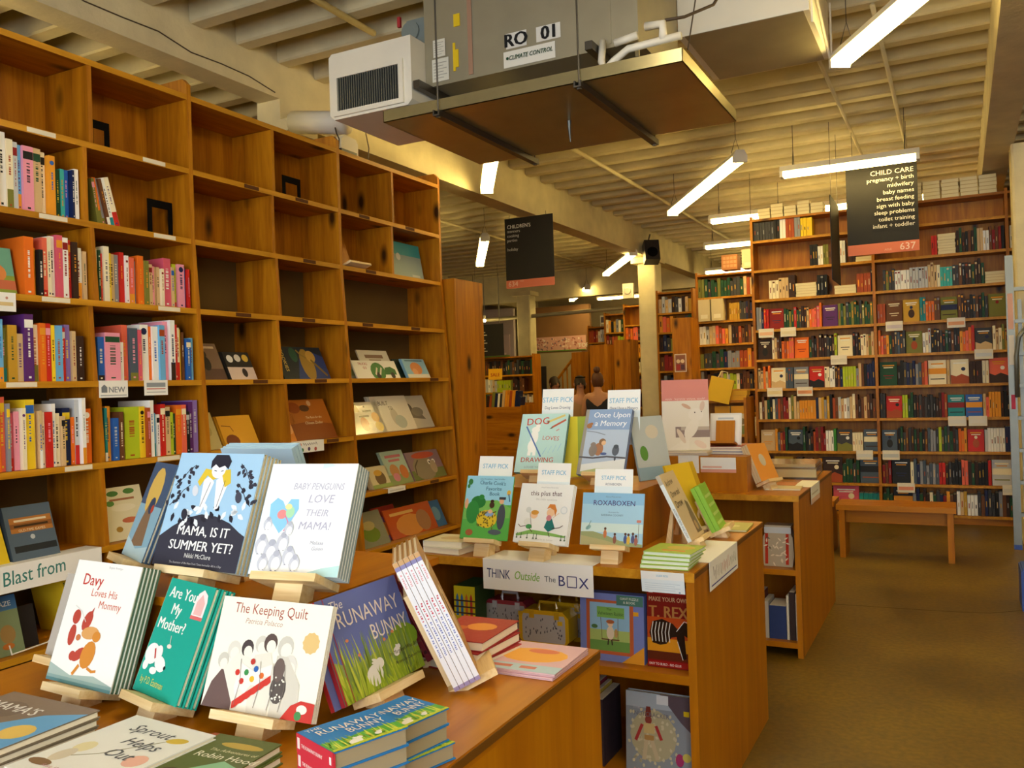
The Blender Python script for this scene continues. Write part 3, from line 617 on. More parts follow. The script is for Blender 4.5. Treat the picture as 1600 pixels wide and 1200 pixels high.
def d_quilt(p):
    p.rect(0, 0, 1, 1, 'f0ecdc'); p.text('The Keeping Quilt', .46, .86, .135, 'a05040', 'C', 0, 0, 0, sx=.86).text('Patricia Polacco', .42, .77, .07, 'b08878', 'C', 0, .2)
    n = 22; p.poly([(.87+.075*(1 if i % 2 else .9)*math.cos(2*PI*i/n), .66+.098*(1 if i % 2 else .9)*math.sin(2*PI*i/n)) for i in range(n)], 'd8b878')
    p.poly([(0, 0), (.27, 0), (.27, .22), (.20, .33), (.12, .34), (.05, .22)], '6a5450')
    for x, y, s, c in ((.20, .52, .06, 'd8d4c8'), (.32, .55, .055, '4a4040'), (.44, .60, .055, 'd0ccc0'), (.52, .62, .06, '5a4a46'), (.66, .60, .07, 'c8c4b8'), (.12, .42, .05, 'c8c4b8'), (.72, .44, .07, 'd8d4ca')): p.ell(x, y, s, s*1.1, c).ell(x+.01, y-.03, s*.7, s*.75, 'ece6d8')
    p.poly([(.14, .34), (.24, .50), (.38, .46), (.44, .30), (.34, .10), (.28, .05)], 'e4e0d4').poly([(.40, .50), (.54, .54), (.62, .30), (.60, 0), (.42, 0), (.40, .2)], 'dedacc')
    p.poly([(.60, .52), (.70, .52), (.84, .30), (.86, .04), (.80, 0), (.62, 0)], 'cfcabc').ell(.66, .24, .07, .10, '58504c').ell(.64, .40, .05, .08, '6a5a54')
    R = random.Random(4)
    for k in range(16): p.ell(.66+R.uniform(-.055, .055), .24+R.uniform(-.11, .11), .007, .007, 'f0ecdc', 0, 6)
    pts = [(.26, .24), (.40, .30), (.58, .42)]+[(.58-.045*i, .40-.035*i-(.05 if i % 2 else 0)) for i in range(8)]
    p.poly([(.30, .42), (.42, .36), (.58, .44), (.58, .34), (.52, .32), (.48, .24), (.42, .24), (.38, .16), (.33, .19), (.30, .12), (.27, .2)], 'f0e8e0')
    p.many([[(.58-.05*i, .345-.045*i), (.53-.05*i, .30-.045*i), (.535-.05*i, .24-.045*i), (.565-.05*i, .255-.045*i), (.59-.05*i, .285-.045*i)] for i in range(6)], 'c8382e')
    for x, y, c in ((.36, .34, '3a8a4a'), (.44, .38, '3060a8'), (.50, .33, 'd86a2c'), (.33, .26, 'c8382e'), (.42, .29, 'e0b030'), (.28, .33, 'c8382e'), (.40, .44, 'b83a30')): p.ell(x, y, .022, .022, c, 0, 8)
    p.poly([(.73, 0), (1, 0), (1, .16), (.88, .17), (.80, .12)], 'c43830').ell(.90, .10, .045, .03, 'f0e4d8').ell(.875, .045, .03, .03, '4a8a50')
    for x in (.30, .48, .60, .70): p.line([(x, .05), (x+.02, .25), (x-.01, .45)], .004, '7a7068')
def grass(p, n, v0, v1, cols, seed, u0=0, u1=1):
    R = random.Random(seed)
    for c in cols:
        P = []
        for k in range(n):
            x = R.uniform(u0+.01, u1-.08); h = R.uniform(v0, v1); b = R.uniform(-.04, .07)
            x2 = min(max(x+b, u0), u1-.005); P.append([(x, .0), (x+.018, .0), ((x+x2)/2+.014, h*.6), (x2, h), ((x+x2)/2-.004, h*.6)])
        p.many(P, c)
def rabbit(p, x, y, s, c='e8e4dc'): 
    p.ell(x, y, s, s*.75, c, .3).ell(x+s*.95, y+s*.9, s*.45, s*.38, c).ell(x+s*.5, y+s*1.25, s*.42, s*.13, c, 2.7).ell(x+s*.4, y+s*1.05, s*.42, s*.12, c, 2.9).ell(x-s*.3, y-s*.45, s*.6, s*.25, c)
def d_bunny(p):
    p.rect(0, 0, 1, 1, '6672b0').poly([(0, 0), (1, 0), (1, .42), (.75, .45), (.5, .34), (.2, .30), (0, .42)], '8a9c60').poly([(0, 0), (1, 0), (1, .22), (.5, .2), (0, .25)], '8aa42c')
    p.ell(.86, .36, .18, .11, '7a9a28'); grass(p, 26, .30, .62, ['a8b83c', 'c0c848', '8aa030', '7c9648'], 8)
    rabbit(p, .40, .14, .10); rabbit(p, .72, .26, .045)
    grass(p, 22, .08, .22, ['a8bc34', '94ac2c'], 5)
    p.text('The', .14, .86, .13, 'e8e4e8', 'L', 0, .2).text('RUNAWAY', .17, .68, .215, 'e8dcd4', 'L', 0, 0, -.01, sx=.92).text('BUNNY', .50, .46, .215, 'e8dcd4', 'L', 0, 0, -.01, sx=.82)
    p.text('by Margaret Wise Brown', .62, .24, .055, '50402c', 'L', 0, .2).text('Pictures by Clement Hurd', .66, .14, .045, '50402c', 'L', 0, .2)
    for x, y in ((.22, .55), (.62, .42), (.30, .38), (.74, .46)): p.ell(x, y, .018, .012, 'd88a5a')
    p.rect(0, 0, .018, 1, 'a82c34').rect(.10, 0, .108, 1, 'a83a3c')
def d_board(p):
    p.rect(0, 0, 1, 1, '2c7cc0').poly([(0, 0), (1, 0), (1, .30), (.6, .36), (.3, .30), (0, .38)], '5aa838'); grass(p, 22, .22, .46, ['b8d040', '7cb840', 'd8dc50'], 12)
    rabbit(p, .35, .12, .09, 'f0ece4'); rabbit(p, .66, .14, .05, 'f0ece4'); p.rect(0, 0, 1, .06, 'c4cc34')
    p.text('THE', .06, .84, .13, 'f4ece0', 'L').text('RUNAWAY', .12, .63, .24, 'f4e8dc', 'L', .004, 0, 0, sx=.85).text('BUNNY', .42, .42, .24, 'f4e8dc', 'L', .004, 0, 0, sx=.75)
def d_dog(p):
    p.rect(0, 0, 1, 1, 'b8dcd8').text('DOG', .12, .80, .17, 'c8402c', 'L', .006, 0, .06).text('LOVES', .50, .55, .10, 'c05040', 'L', 0, 0, -.06).text('DRAWING', .10, .17, .115, 'b84434', 'L', .004).text('LOUISE YATES', .20, .07, .05, '8898a8', 'L')
    p.ell(.33, .60, .085, .16, 'f2f2ec').ell(.38, .78, .05, .05, 'f2f2ec').ell(.34, .72, .09, .07, 'f2f2ec').line([(.27, .45), (.26, .28)], .07, 'f2f2ec').line([(.36, .45), (.37, .28)], .07, 'f2f2ec').ell(.30, .44, .09, .14, 'f2f2ec')
    p.line([(.13, .78), (.52, .26)], .03, '5878b0').line([(.60, .86), (.93, .97)], .045, 'dcc878').line([(.68, .76), (.96, .89)], .04, 'c06048').line([(.78, .70), (.84, .73)], .025, 'd89a94').poly([(.55, .84), (.61, .88), (.61, .84)], '605848').poly([(.63, .73), (.69, .78), (.69, .74)], '605848')
    p.line([(.55, .30), (.62, .42), (.66, .32), (.72, .44), (.76, .33), (.82, .46), (.86, .36), (.92, .48)], .012, '90c0dc')
def d_once(p):
    p.rect(0, 0, 1, 1, 'b4c4d8').rect(0, .68, 1, 1, '8fa8cc').poly([(0, 0), (1, 0), (1, .24), (.6, .20), (0, .14)], 'e0e4e4').poly([(0, 0), (1, 0), (1, .08), (.4, .09), (0, .03)], 'b0bc88')
    p.rect(0, .0, .07, 1, '9a968a').text('Once Upon', .58, .87, .12, 'f2f4f6', 'C', .006, .1).text('a Memory', .58, .74, .12, 'f2f4f6', 'C', .006, .1)
    p.line([(.0, .26), (.3, .245), (.6, .27), (1, .25)], .035, '606068').line([(.08, .66), (.3, .64), (.5, .60)], .012, '70707a').ell(.12, .74, .06, .06, 'a8744c').ell(.16, .77, .035, .03, 'a8744c')
    p.ell(.40, .38, .10, .14, 'a87858').ell(.46, .49, .075, .075, '8a6a50').ell(.49, .475, .05, .05, 'e0b890').ell(.28, .36, .09, .13, '8a8078').ell(.27, .45, .06, .05, '8a8078').ell(.52, .31, .07, .03, '586898').ell(.77, .36, .075, .11, '5c6470').ell(.77, .42, .055, .045, '4c545e').ell(.78, .24, .02, .05, '4c545e')
def d_charlie(p):
    p.rect(0, 0, 1, 1, '5cb04c').rect(0, .55, 1, 1, '96cde2').poly([(0, .45), (.3, .6), (.7, .62), (1, .5), (1, .35), (0, .3)], '78b858')
    p.text("Charlie Cook's", .56, .86, .085, '2c5478', 'C', .004, 0, -.03, sx=.9).text('Favorite', .60, .77, .085, '2c5478', 'C', .004).text('Book', .63, .69, .085, '2c5478', 'C', .004).text('Julia Donaldson   Axel Scheffler', .55, .94, .035, '486a80', 'C')
    p.ell(.30, .58, .16, .12, '2c7a34').ell(.20, .42, .14, .22, '35883c').ell(.36, .66, .06, .05, '35883c').ell(.08, .9, .05, .06, '3a7a3c').ell(.05, .83, .03, .04, '3a7a3c')
    p.ell(.52, .32, .22, .17, 'e0c030').ell(.56, .40, .10, .05, '8aa8d0').ell(.58, .44, .045, .04, 'e8b890')
    R = random.Random(2)
    p.many([leafpoly(.52+R.uniform(-.2, .16), .32+R.uniform(-.13, .12), .05, .012, R.uniform(0, 6)) for k in range(40)], '6a5a20')
    p.ell(.60, .54, .055, .06, '4a3020').ell(.60, .60, .04, .03, '3a2418').ell(.82, .36, .085, .24, '4c5058').ell(.80, .60, .05, .05, 'e0ac84').rect(.74, .63, .88, .67, '3c4048').ell(.72, .12, .14, .05, '58606a').ell(.18, .10, .08, .06, 'a86038').ell(.93, .74, .04, .05, 'e0b040').line([(.93, .72), (.97, .60)], .02, '286088').ell(.05, .55, .04, .10, 'e0a880')
def d_plus(p):
    p.rect(0, 0, 1, 1, 'f2f2ee').text('Amy Krouse Rosenthal', .55, .93, .035, 'b8b8b8', 'C').text('this plus that', .50, .80, .115, '5a3a36', 'C', .002, 0, .01).text("life's little equations", .52, .72, .05, 'c4c4c0', 'C')
    p.poly([(.03, .14), (.3, .22), (.6, .20), (.97, .15), (.95, .12), (.6, .14), (.3, .15), (.04, .10)], '86b860')
    p.ell(.33, .47, .07, .065, 'f0c8a0').ell(.34, .51, .075, .04, 'd89a40').ell(.22, .35, .07, .06, 'e8e8e0', .5).ell(.26, .27, .06, .04, '4a9a58').line([(.20, .28), (.10, .26), (.05, .30)], .012, '5a4038').line([(.27, .25), (.34, .18)], .012, '5a4038').line([(.24, .52), (.32, .24)], .008, '6a5040').ell(.21, .55, .05, .05, 'd8dcd8')
    p.ell(.64, .52, .075, .075, 'f0c8a0').poly([(.56, .58), (.60, .66), (.70, .66), (.75, .56), (.73, .46), (.70, .56), (.62, .60)], 'd8853c').poly([(.60, .42), (.68, .42), (.76, .26), (.64, .20), (.55, .27)], '2e7a74').ell(.62, .43, .05, .05, 'dc8a90').line([(.70, .26), (.84, .28), (.90, .32)], .012, '5a4038').line([(.64, .2), (.68, .12)], .012, '5a4038').line([(.70, .44), (.80, .52)], .010, 'e8c09a').ell(.88, .57, .065, .065, 'd4dce0').ell(.88, .57, .05, .05, 'eef0f0')
    for x in (.06, .14, .26, .38, .44, .90, .97): p.line([(x, .08), (x, .16)], .012, '4c6a48').ell(x, .08, .018, .015, '5a6a50', 0, 7)
    p.text('illustrated by Jen Corace', .55, .055, .04, 'c0c0bc', 'C')
def d_rox(p):
    p.rect(0, 0, 1, 1, 'a4cce2').rect(0, .78, 1, 1, '8abbdc').rect(0, .25, 1, .42, 'cce0dc').poly([(0, 0), (1, 0), (1, .05), (.65, .10), (.40, .20), (.20, .26), (0, .25)], '98a070').poly([(0, 0), (.7, 0), (.4, .10), (0, .18)], 'b0a878')
    p.text('ROXABOXEN', .52, .76, .14, '4c3c74', 'C', .004, sx=.98).text('Alice McLerran', .5, .91, .05, '7890a8', 'C').text('illustrated by', .52, .62, .04, '70809c', 'C').text('BARBARA COONEY', .5, .56, .05, '5c6c88', 'C')
    for i, (x, y, c) in enumerate(((.40, .22, 'c87848'), (.56, .12, '8a5848'), (.73, .13, '48588c'), (.78, .12, 'd8b040'), (.85, .14, '585a80'), (.90, .10, 'a86858'))):
        p.ell(x, y, .028, .065, c).ell(x, y+.10, .02, .022, '5a3c2c')
    p.ell(.12, .33, .05, .03, '8ab0ac', .6).line([(.16, .46), (.10, .30)], .010, '70908c').line([(.935, .08), (.935, .48)], .008, '8a8a78').rect(.90, .45, .97, .50, 'c88070')
def d_andrew(p):
    p.rect(0, 0, 1, 1, 'cdb894').text('Andrew', .10, .80, .13, '3c2c20', 'L', .006, 0, .08, sx=.9).text('Drew and', .14, .64, .13, '3c2c20', 'L', .006, 0, .04, sx=.8).text('Drew', .12, .48, .15, '3c2c20', 'L', .006, 0, .05).poly([(.62, .05), (.95, .05), (.9, .5), (.75, .55), (.66, .3)], '7a6a54').ell(.75, .16, .08, .1, 'b89870').line([(.66, .36), (.6, .05)], .02, '8a4a3c')
def simple(bg, items, txt=()):
    def f(p):
        p.rect(0, 0, 1, 1, bg)
        for it in items:
            k = it[0]
            if k == 'e': p.ell(*it[1:])
            elif k == 'r': p.rect(*it[1:])
            elif k == 'l': p.line(*it[1:])
            elif k == 'p': p.poly(*it[1:])
        for it in txt: p.text(*it)
    return f

# ---- nearest table: standing books
NB = lambda *a, **k: stand(*a, **k)
NB('davy', 'white picture book with red blots and orange creature, at table left', (-1.754, 1.184, .91), -3.6, 19.5, .220, .253, .0085, 5, 'f2f0ea', '5a7868', d_davy, .04, 'white books with grey-green page edges', edge='4e6a54', page='b8b4a0')
NB('mother', 'teal picture book with white dog shape and question title', (-1.519, 1.212, .91), -13.7, 23.9, .175, .229, .011, 3, '22a490', 'e8e0b8', d_mother, .04, 'slim teal picture books', gap=.004, fan=.004)
NB('quilt', 'cream picture book with gold seal and sketched family', (-1.312, 1.199, .91), 1.5, 20.5, .266, .206, .006, 2, 'f0ecdc', 'd8d0bc', d_quilt, .04, 'cream paperbacks with gold seal', wd=.15)
NB('bunny', 'blue and green picture book with rabbits in tall grass', (-1.041, 1.296, .91), 89.3, 21.9, .267, .203, .010, 2, '6672b0', 'a82c34', d_bunny, .04, 'blue grassy rabbit books', wd=.15, fan=-.018)
NB('mama', 'light blue picture book with crouching boy over dark hill', (-1.620, 1.353, 1.13), -3.5, 20.4, .269, .258, .0095, 5, 'a6cdea', '3b3a46', d_mama, .055, 'light blue crouching-boy books', edge='b8a880', wd=.16)
NB('penguin', 'white picture book with pale heart and grey penguins', (-1.326, 1.347, 1.13), 9.0, 25.5, .209, .242, .0095, 5, 'eef2f2', 'c8d0d4', d_penguin, .055, 'white penguin books', edge='8a9a9c', wd=.15)
NB('boat', 'slanted blue picture book with a golden moon, behind boy book', (-1.805, 1.422, 1.13), -24.9, 22.1, .170, .231, .009, 2, '46607c', '28384c', simple('8fb4c4', [('r', 0, .55, 1, 1, '4a5c78'), ('e', .45, .70, .28, .34, 'e0b85c'), ('p', [(.2, .1), (.75, .15), (.62, .5), (.45, .62), (.3, .4)], '8a6c50'), ('e', .55, .55, .12, .12, '3c4860'), ('e', .62, .52, .06, .06, 'c04a34'), ('p', [(0, 0), (1, 0), (1, .16), (.5, .1), (0, .2)], 'b8d0d4')]), .055, 'blue moonlit picture books')
NB('grey', 'grey back cover with a barcode beside the white red-blot book', (-1.925, 1.30, .91), -6, 19, .16, .188, .010, 1, 'b8b0a4', 'a8a094', simple('b8b0a4', [('r', .18, .10, .42, .26, 'e8e4dc'), ('r', .20, .13, .23, .25, '2a2a2a'), ('r', .26, .13, .28, .25, '2a2a2a'), ('r', .32, .13, .37, .25, '2a2a2a')]), .04, 'grey-backed picture book')
# spine-on copies along the table's right side
def edge_books(label, loc, yaw, lean, w, h, t, n, col, spine, spt, drop, cn, page=PAGE):
    rot = pose(yaw, lean); loc = Vector(loc)
    for k in range(n):
        picture_book('picture_book', '%s, %s' % (label, ['frontmost copy', 'second copy', 'third copy', 'fourth copy', 'fifth copy'][k]), loc+rot @ Vector((0, k*(t+.001), 0)), rot, w, h, t, col, spine, simple(col, [('e', .5, .45, .3, .3, 'd8bc8c'), ('r', .15, .80, .85, .86, 'e8dcc4'), ('e', .45, .5, .12, .14, '8a6038')]) if k == 0 else None, cn, spine_text=spt, page=page)
    easel('light pine easel holding the '+cn, loc, rot, w, h, n*(t+.001), drop, lean, .16, 'pine book easels', False)
def sp_white(p):
    p.rect(0, 0, 1, 1, 'e6e6ec').rect(0, .935, 1, .965, '8a86b4').rect(0, .965, 1, 1, 'c8a070').rect(0, .0, 1, .03, '9a8ab0'); R = random.Random(4)
    for v0, v1, c in ((.80, .91, 'd8a0a8'), (.54, .68, 'c04858'), (.26, .52, '7880b8')):
        P = []; v = v0
        while v < v1: l = R.uniform(.006, .014); a = R.uniform(.28, .4); P.append([(a, v), (a+.3, v), (a+.3, v+l), (a, v+l)]); v += l+R.choice((.005, .005, .014))
        p.many(P, c)
edge_books('leaning picture book showing its white lettered spine', (-.900, 1.56, .90), 125, 24, .20, .295, .011, 5, 'b88c58', 'e6e6ec', sp_white, .03, 'white-spined leaning books')
edge_books('leaning picture book with dark red spine beside white spines', (-1.055, 1.66, .905), 129, 26, .20, .19, .012, 3, '8a2a34', '8a2a34', lambda p: p.rect(.3, .8, .7, .9, 'd8c0a0').rect(.2, .1, .8, .14, '501820'), .035, 'red-spined leaning books')

# ---- flat books and stacks
def flat_book(label, c, ang, w, h, t, z, col, spine, draw=None, group=None, name='picture_book', page=PAGE, spt=None):
    """lies face up; c = bottom-left corner of the cover, ang = direction of the bottom edge"""
    rot = Matrix.Rotation(math.radians(ang), 3, 'Z') @ Matrix.Rotation(-PI/2, 3, 'X')
    return picture_book(name, label, (c[0], c[1], z+t), rot, w, h, t, col, spine, draw, group, page=page, spine_text=spt)
R = random.Random(7)
d_mamas = simple('8a7868', [('p', [(.35, 0), (1, 0), (1, .9), (.72, .75), (.5, .45)], '6aa8d8'), ('p', [(.25, 0), (.62, 0), (.6, .3), (.4, .42)], '8ab838'), ('e', .82, .45, .13, .12, 'e8c468'), ('e', .3, .7, .2, .15, '7a6a5c')], [("MAMA'S", .08, .70, .17, 'f0ece4', 'L', .008)])
for k in range(4): flat_book(['brown and green picture book, bottom of the flat corner stack', 'brown and green picture book, second in the flat corner stack', 'brown and green picture book, third in the flat corner stack', 'brown and blue picture book with sun, atop the corner stack'][k], (-1.70+.006*k, .845-.004*k, 0), -5+k*1.5, .255, .235, .014, TZ+.001+.015*k, '7a6c58', '5a6a3c', d_mamas if k == 3 else None, 'flat stack at the table corner')
d_sprout = simple('eceae2', [('l', [(.25, .30), (.45, .42), (.62, .62), (.78, .80)], .012, '8a8458'), ('e', .82, .80, .10, .05, 'd8b840', .3), ('e', .22, .45, .09, .10, 'e4d8a8'), ('e', .20, .30, .08, .12, 'd4c8b0'), ('e', .16, .16, .13, .05, '8a6a48'), ('e', .84, .45, .10, .10, 'e8b4a0'), ('e', .88, .28, .10, .06, 'c8cc48')], [('Sprout', .22, .78, .16, '5a5a5c', 'L', .002, .25), ('Helps', .40, .60, .16, '5a5a5c', 'L', .002, .25), ('Out', .46, .42, .16, '5a5a5c', 'L', .002, .25), ('Rosie Winstead', .42, .12, .05, 'c09090', 'C', 0, .2)])
for k in range(4): flat_book(['lowest of four flat white picture books', 'second of four flat white picture books', 'third of four flat white picture books', 'flat white picture book with yellow flower, top of four'][k], (-1.412+.004*k, .86+.003*k, 0), -1-k*.8, .215, .245, .009, TZ+.001+.010*k, 'eceae2', 'dcdad2', d_sprout if k == 3 else None, 'flat white books')
d_robin = simple('5c6630', [('r', 0, 0, .09, 1, 'b0502c'), ('p', [(.4, .1), (1, .1), (1, .55), (.7, .62), (.45, .45)], '8ab890'), ('e', .62, .86, .3, .07, 'b89c40'), ('e', .3, .3, .18, .2, '4a3a24'), ('e', .7, .25, .12, .1, '6a8a4c')], [('The Adventures of', .30, .74, .055, 'e0d8b0', 'L', 0, .2), ('Robin Hood', .22, .63, .11, 'e8e4cc', 'L', .004, .1)])
for k in range(2): flat_book(['lower green hardback under the archer book', 'flat green hardback with rust spine beside the white books'][k], (-1.19+.003*k, .89, 0), 1+k*2, .15, .235, .015, TZ+.001+.016*k, '5c6630', 'b0502c', d_robin if k else None, 'flat green hardbacks')
def sp_red(p): p.rect(0, 0, 1, 1, 'c83040').text('THE RUNAWAY BUNNY', .34, .86, .075, 'f0e4dc', 'L', .004, 0, -PI/2, sx=.7).rect(.2, .90, .8, .97, 'e8d8d0').rect(.3, .05, .7, .10, 'f4f0ea')
for si, (x, y, a, n) in enumerate(((-.812, .985, 72, 4), (-.820, 1.135, 75, 3))):
    for k in range(n):
        tt = .028; top = k == n-1
        flat_book('%s blue and green board book with red spine in the %s stack' % (['lowest', 'second', 'third', 'top'][k] if n == 4 else ['bottom', 'middle', 'uppermost'][k], 'front' if si == 0 else 'rear'), (x+R.uniform(-.004, .004), y+R.uniform(-.004, .004), 0), a+R.uniform(-3, 3), .13, .108, tt, TZ+.001+k*(tt+.0006), '2c7cc0', 'c83040', d_board, 'small board books stacked at the table edge', 'board_book', 'a89878', sp_red)
d_flat = simple('d8b0b8', [('e', .5, .55, .42, .26, 'e8a848'), ('e', .56, .70, .2, .08, 'd87858'), ('r', 0, 0, 1, .22, 'b4ccd8'), ('r', .12, .08, .42, .16, 'c87868'), ('r', .52, .08, .72, .16, 'c87868')])
for k in range(2): flat_book(['lower thin picture book at the table corner', 'flat orange-faced picture book lying at the far table corner'][k], (-.985+.003*k, 1.675, 0), 0+k*1.5, .195, .20, .006, TZ+.001+k*.0068, 'd8b0b8', 'c8c0c4', d_flat if k else None, 'thin books at the table corner')
for k in range(3): flat_book(['lowest red hardback behind the white spines', 'middle red hardback behind the white spines', 'top red hardback with orange picture, behind white spines'][k], (-1.115+.006*k, 1.66, 0), -8+k*5, .15, .19, .022, TZ+.001+k*.0228, '9a2c2c', '9a2c2c', simple('a83430', [('e', .6, .6, .25, .2, 'e0903c'), ('e', .3, .5, .12, .1, 'c86a30')]) if k == 2 else None, 'red hardbacks on the nearest table')
NB('pale', 'pale blue picture book facing away on the back of the riser', (-1.485, 1.79, 1.13), 180, 20, .24, .262, .011, 3, 'b4d4e8', 'a8c8dc', None, .055, 'pale blue books facing away')
# ------------------------------------------------------------------ middle table: standing books
NB('dog', 'pale green picture book with coloured pencils and red lettering', (-1.736, 3.355, 1.13), 4.4, 26.7, .218, .276, .011, 2, 'b8dcd8', '3c6a60', d_dog, .04, 'pale green pencil-cover books', edge='3c6a60')
NB('once', 'soft blue picture book with child and owl on a branch', (-1.430, 3.327, 1.13), -2.4, 25.7, .208, .292, .011, 2, 'b4c4d8', '8a8a86', d_once, .04, 'soft blue branch-cover books', edge='5c6c94')
NB('charlie', 'green picture book with a crocodile and yellow armchair', (-1.715, 2.849, .93), -.7, 18.4, .203, .243, .006, 2, '5cb04c', '4c8a44', d_charlie, .06, 'green crocodile-cover books', fan=-.006)
NB('plus', 'square white picture book with two running children', (-1.485, 2.843, .93), -5.3, 21.2, .222, .222, .011, 2, 'f2f2ee', 'e4e4de', d_plus, .06, 'square white books')
NB('rox', 'wide sky-blue picture book with tiny figures on a hill', (-1.226, 2.865, .93), 1.9, 16.6, .229, .187, .006, 1, 'a4cce2', '8ab0c4', d_rox, .06, 'wide sky-blue book')
NB('yellow', 'lime yellow book standing behind the pale green pencil book', (-1.66, 3.44, 1.10), 20, 16, .22, .27, .02, 1, 'd8cc30', 'b89020', simple('d8cc30', [('r', .8, 0, 1, 1, '98a838')]), .01, 'lime yellow book', noeasel=True)
NB('leaf', 'grey-blue picture book with a green leaf, behind branch book', (-1.19, 3.445, 1.092), 66, 12, .20, .27, .010, 1, 'a8b4b8', '8a989c', simple('b0b8ba', [('e', .25, .42, .12, .16, '5a8a3c'), ('r', 0, 0, 1, .2, '88a4b4'), ('e', .6, .75, .2, .15, 'c8c0b0')]), .04, 'grey-blue leaf book', noeasel=True)
def sp_andrew(p): p.rect(0, 0, 1, 1, 'dce4e8').text('ANDREW DREW AND DREW', .30, .50, .045, '58686c', 'L', 0, 0, -PI/2, sx=.75).rect(0, .86, 1, 1, 'b8b0a0')
NB('andrew', 'tan picture book with black hand lettering leaning at table side', (-.897, 3.144, .91), 91.6, 25.8, .195, .269, .016, 1, 'cdb894', 'dce4e8', d_andrew, .04, 'tan hand-lettered book', spine_text=sp_andrew)
NB('gold', 'mustard yellow picture book behind the tan lettered book', (-.98, 3.36, .91), 75, 20, .22, .27, .010, 1, 'd4b024', 'b8941c', simple('d8b428', [('r', .85, 0, 1, 1, 'b8941c')]), .04, 'mustard yellow book')
NB('lime', 'small lime green book leaning beyond the tan lettered book', (-.86, 3.42, .91), 96, 25, .16, .19, .018, 2, '86b83c', '86b83c', simple('8cc040', [('r', .1, .1, .9, .16, 'b8d880'), ('r', .1, .3, .9, .36, 'b8d880'), ('r', .1, .5, .9, .56, 'b8d880'), ('r', .1, .7, .9, .76, 'b8d880')]), .04, 'small lime green books')
for k in range(4): flat_book(['lowest of the lime green books', 'second of the lime green books', 'third of the lime green books', 'top lime green book with orange print, stacked at table corner'][k], (-.985+.004*k, 2.815+.002*k, 0), 3-2*k, .165, .16, .014, TZ+.001+k*.0148, 'a8c858', 'c4dca0', simple('a4b848', [('e', .6, .6, .3, .2, 'c8b050'), ('r', .3, .2, .8, .3, 'd87840')]) if k == 3 else None, 'lime green stack', page='e8f0dc')
for k in range(2): flat_book(['lower pale book lying at the left of the crocodile book', 'upper pale book lying at the left of the crocodile book'][k], (-1.87, 2.83, 0), -6+8*k, .17, .16, .022, TZ+.001+k*.0228, 'e4dcc4', 'f0ece0', simple('dcd0a8', [('e', .5, .5, .3, .2, 'c8b080')]) if k else None, 'pale flat books')
flat_book('flat olive picture book at the far corner of the middle table', (-1.0, 3.60, 0), 4, .20, .20, .008, TZ+.001, 'b4b060', 'a8a458', simple('bcb868', [('e', .5, .5, .3, .2, 'd0cc88')]))

# ------------------------------------------------------------------ paper cards
def card(label, loc, rot, w, h, draw, cat='card', name='staff_card', group=None, t=.0008):
    r = MB().box(0, 0, 0, w, t, h, 'f2f2ee').build(name, 'paper'); r.matrix_world = Matrix.Translation(loc) @ rot.to_4x4(); tag(r, label, cat, group)
    p = Pr(w, h); draw(p); p.mb.build('card_print', 'paper', r); return r
def d_staff(sub):
    def f(p):
        p.rect(.0, .0, 1, .62, 'e4eef2').text('STAFF PICK', .5, .76, .13, '7cb8d8', 'C', .008, sx=.86)
        if sub: p.text(sub, .5, .64, .075, '505a78', 'C', 0, .1, sx=.8)
        for k in range(4): p.rect(.08, .42-.1*k, .90-.12*(k % 2), .445-.1*k, 'c4d4de')
        p.ell(.88, .06, .02, .02, '88a8c0')
    return f
for lb, loc, yaw, lean, w, h, s in (('white staff card rising behind the pale green pencil book', (-1.69, 3.535, 1.235), 4, 12, .15, .255, 'Dog Loves Drawing'), ('white staff card rising behind the soft blue branch book', (-1.36, 3.505, 1.24), -2, 8, .15, .235, 'Once Upon a Memory'),
        ('white staff card rising behind the crocodile book', (-1.69, 2.925, 1.04), -1, 16, .15, .20, ''), ('white staff card rising behind the square white book', (-1.435, 2.93, 1.03), -4, 14, .14, .185, ''), ('white staff card rising behind the wide sky-blue book', (-1.195, 2.925, 1.03), 1, 12, .145, .165, 'ROXABOXEN')):
    card(lb, loc, pose(yaw, lean), w, h, d_staff(s), group='staff pick cards')
card('white staff card hanging below the lime green stack', (-.972, 2.788, .80), pose(0, -8), .148, .072, d_staff(''), group='staff pick cards')
def fold_card(label, cx0, cx1, yfront, ztop, depth, drop, draw, rot=0, loc=None, name='fold_card'):
    """card folded over a shelf edge: flap on top, face hanging in front; local x runs along the edge"""
    w = cx1-cx0; r = thing(name, label, 'sign card', loc, Matrix.Rotation(rot, 3, 'Z'))
    MB().box(0, 0, .0004, w, depth, .0014, 'f2f0ea').build('top_flap', 'paper', r)
    MB().box(0, -.0012, -drop, w, -.0002, .0014, 'f4f2ee').build('face', 'paper', r)
    p = Pr(w, drop, -.0012, z0=-drop); draw(p); p.mb.build('lettering', 'paper', r); return r
def d_think(p):
    p.text('THINK', .035, .40, .44, '38406c', 'L', .003, 0, -.03, sx=.66).text('Outside', .29, .40, .40, '86b848', 'L', .006, .25, -.02, sx=.72).text('The', .57, .40, .26, '485058', 'L').text('B', .69, .30, .48, '3a3c78', 'L', .002)
    for a, b in (((.775, .28), (.775, .62)), ((.775, .62), (.855, .62)), ((.855, .62), (.855, .28)), ((.855, .28), (.775, .28))): p.line([a, b], .008, '3a3c78')
    p.text('X', .875, .27, .48, '3a3c78', 'L', .002)
fold_card('white card lettered THINK outside the BOX over the table edge', -1.587, -1.15, 2.795, TZ, .17, .11, d_think, 0, (-1.587, 2.795, TZ))
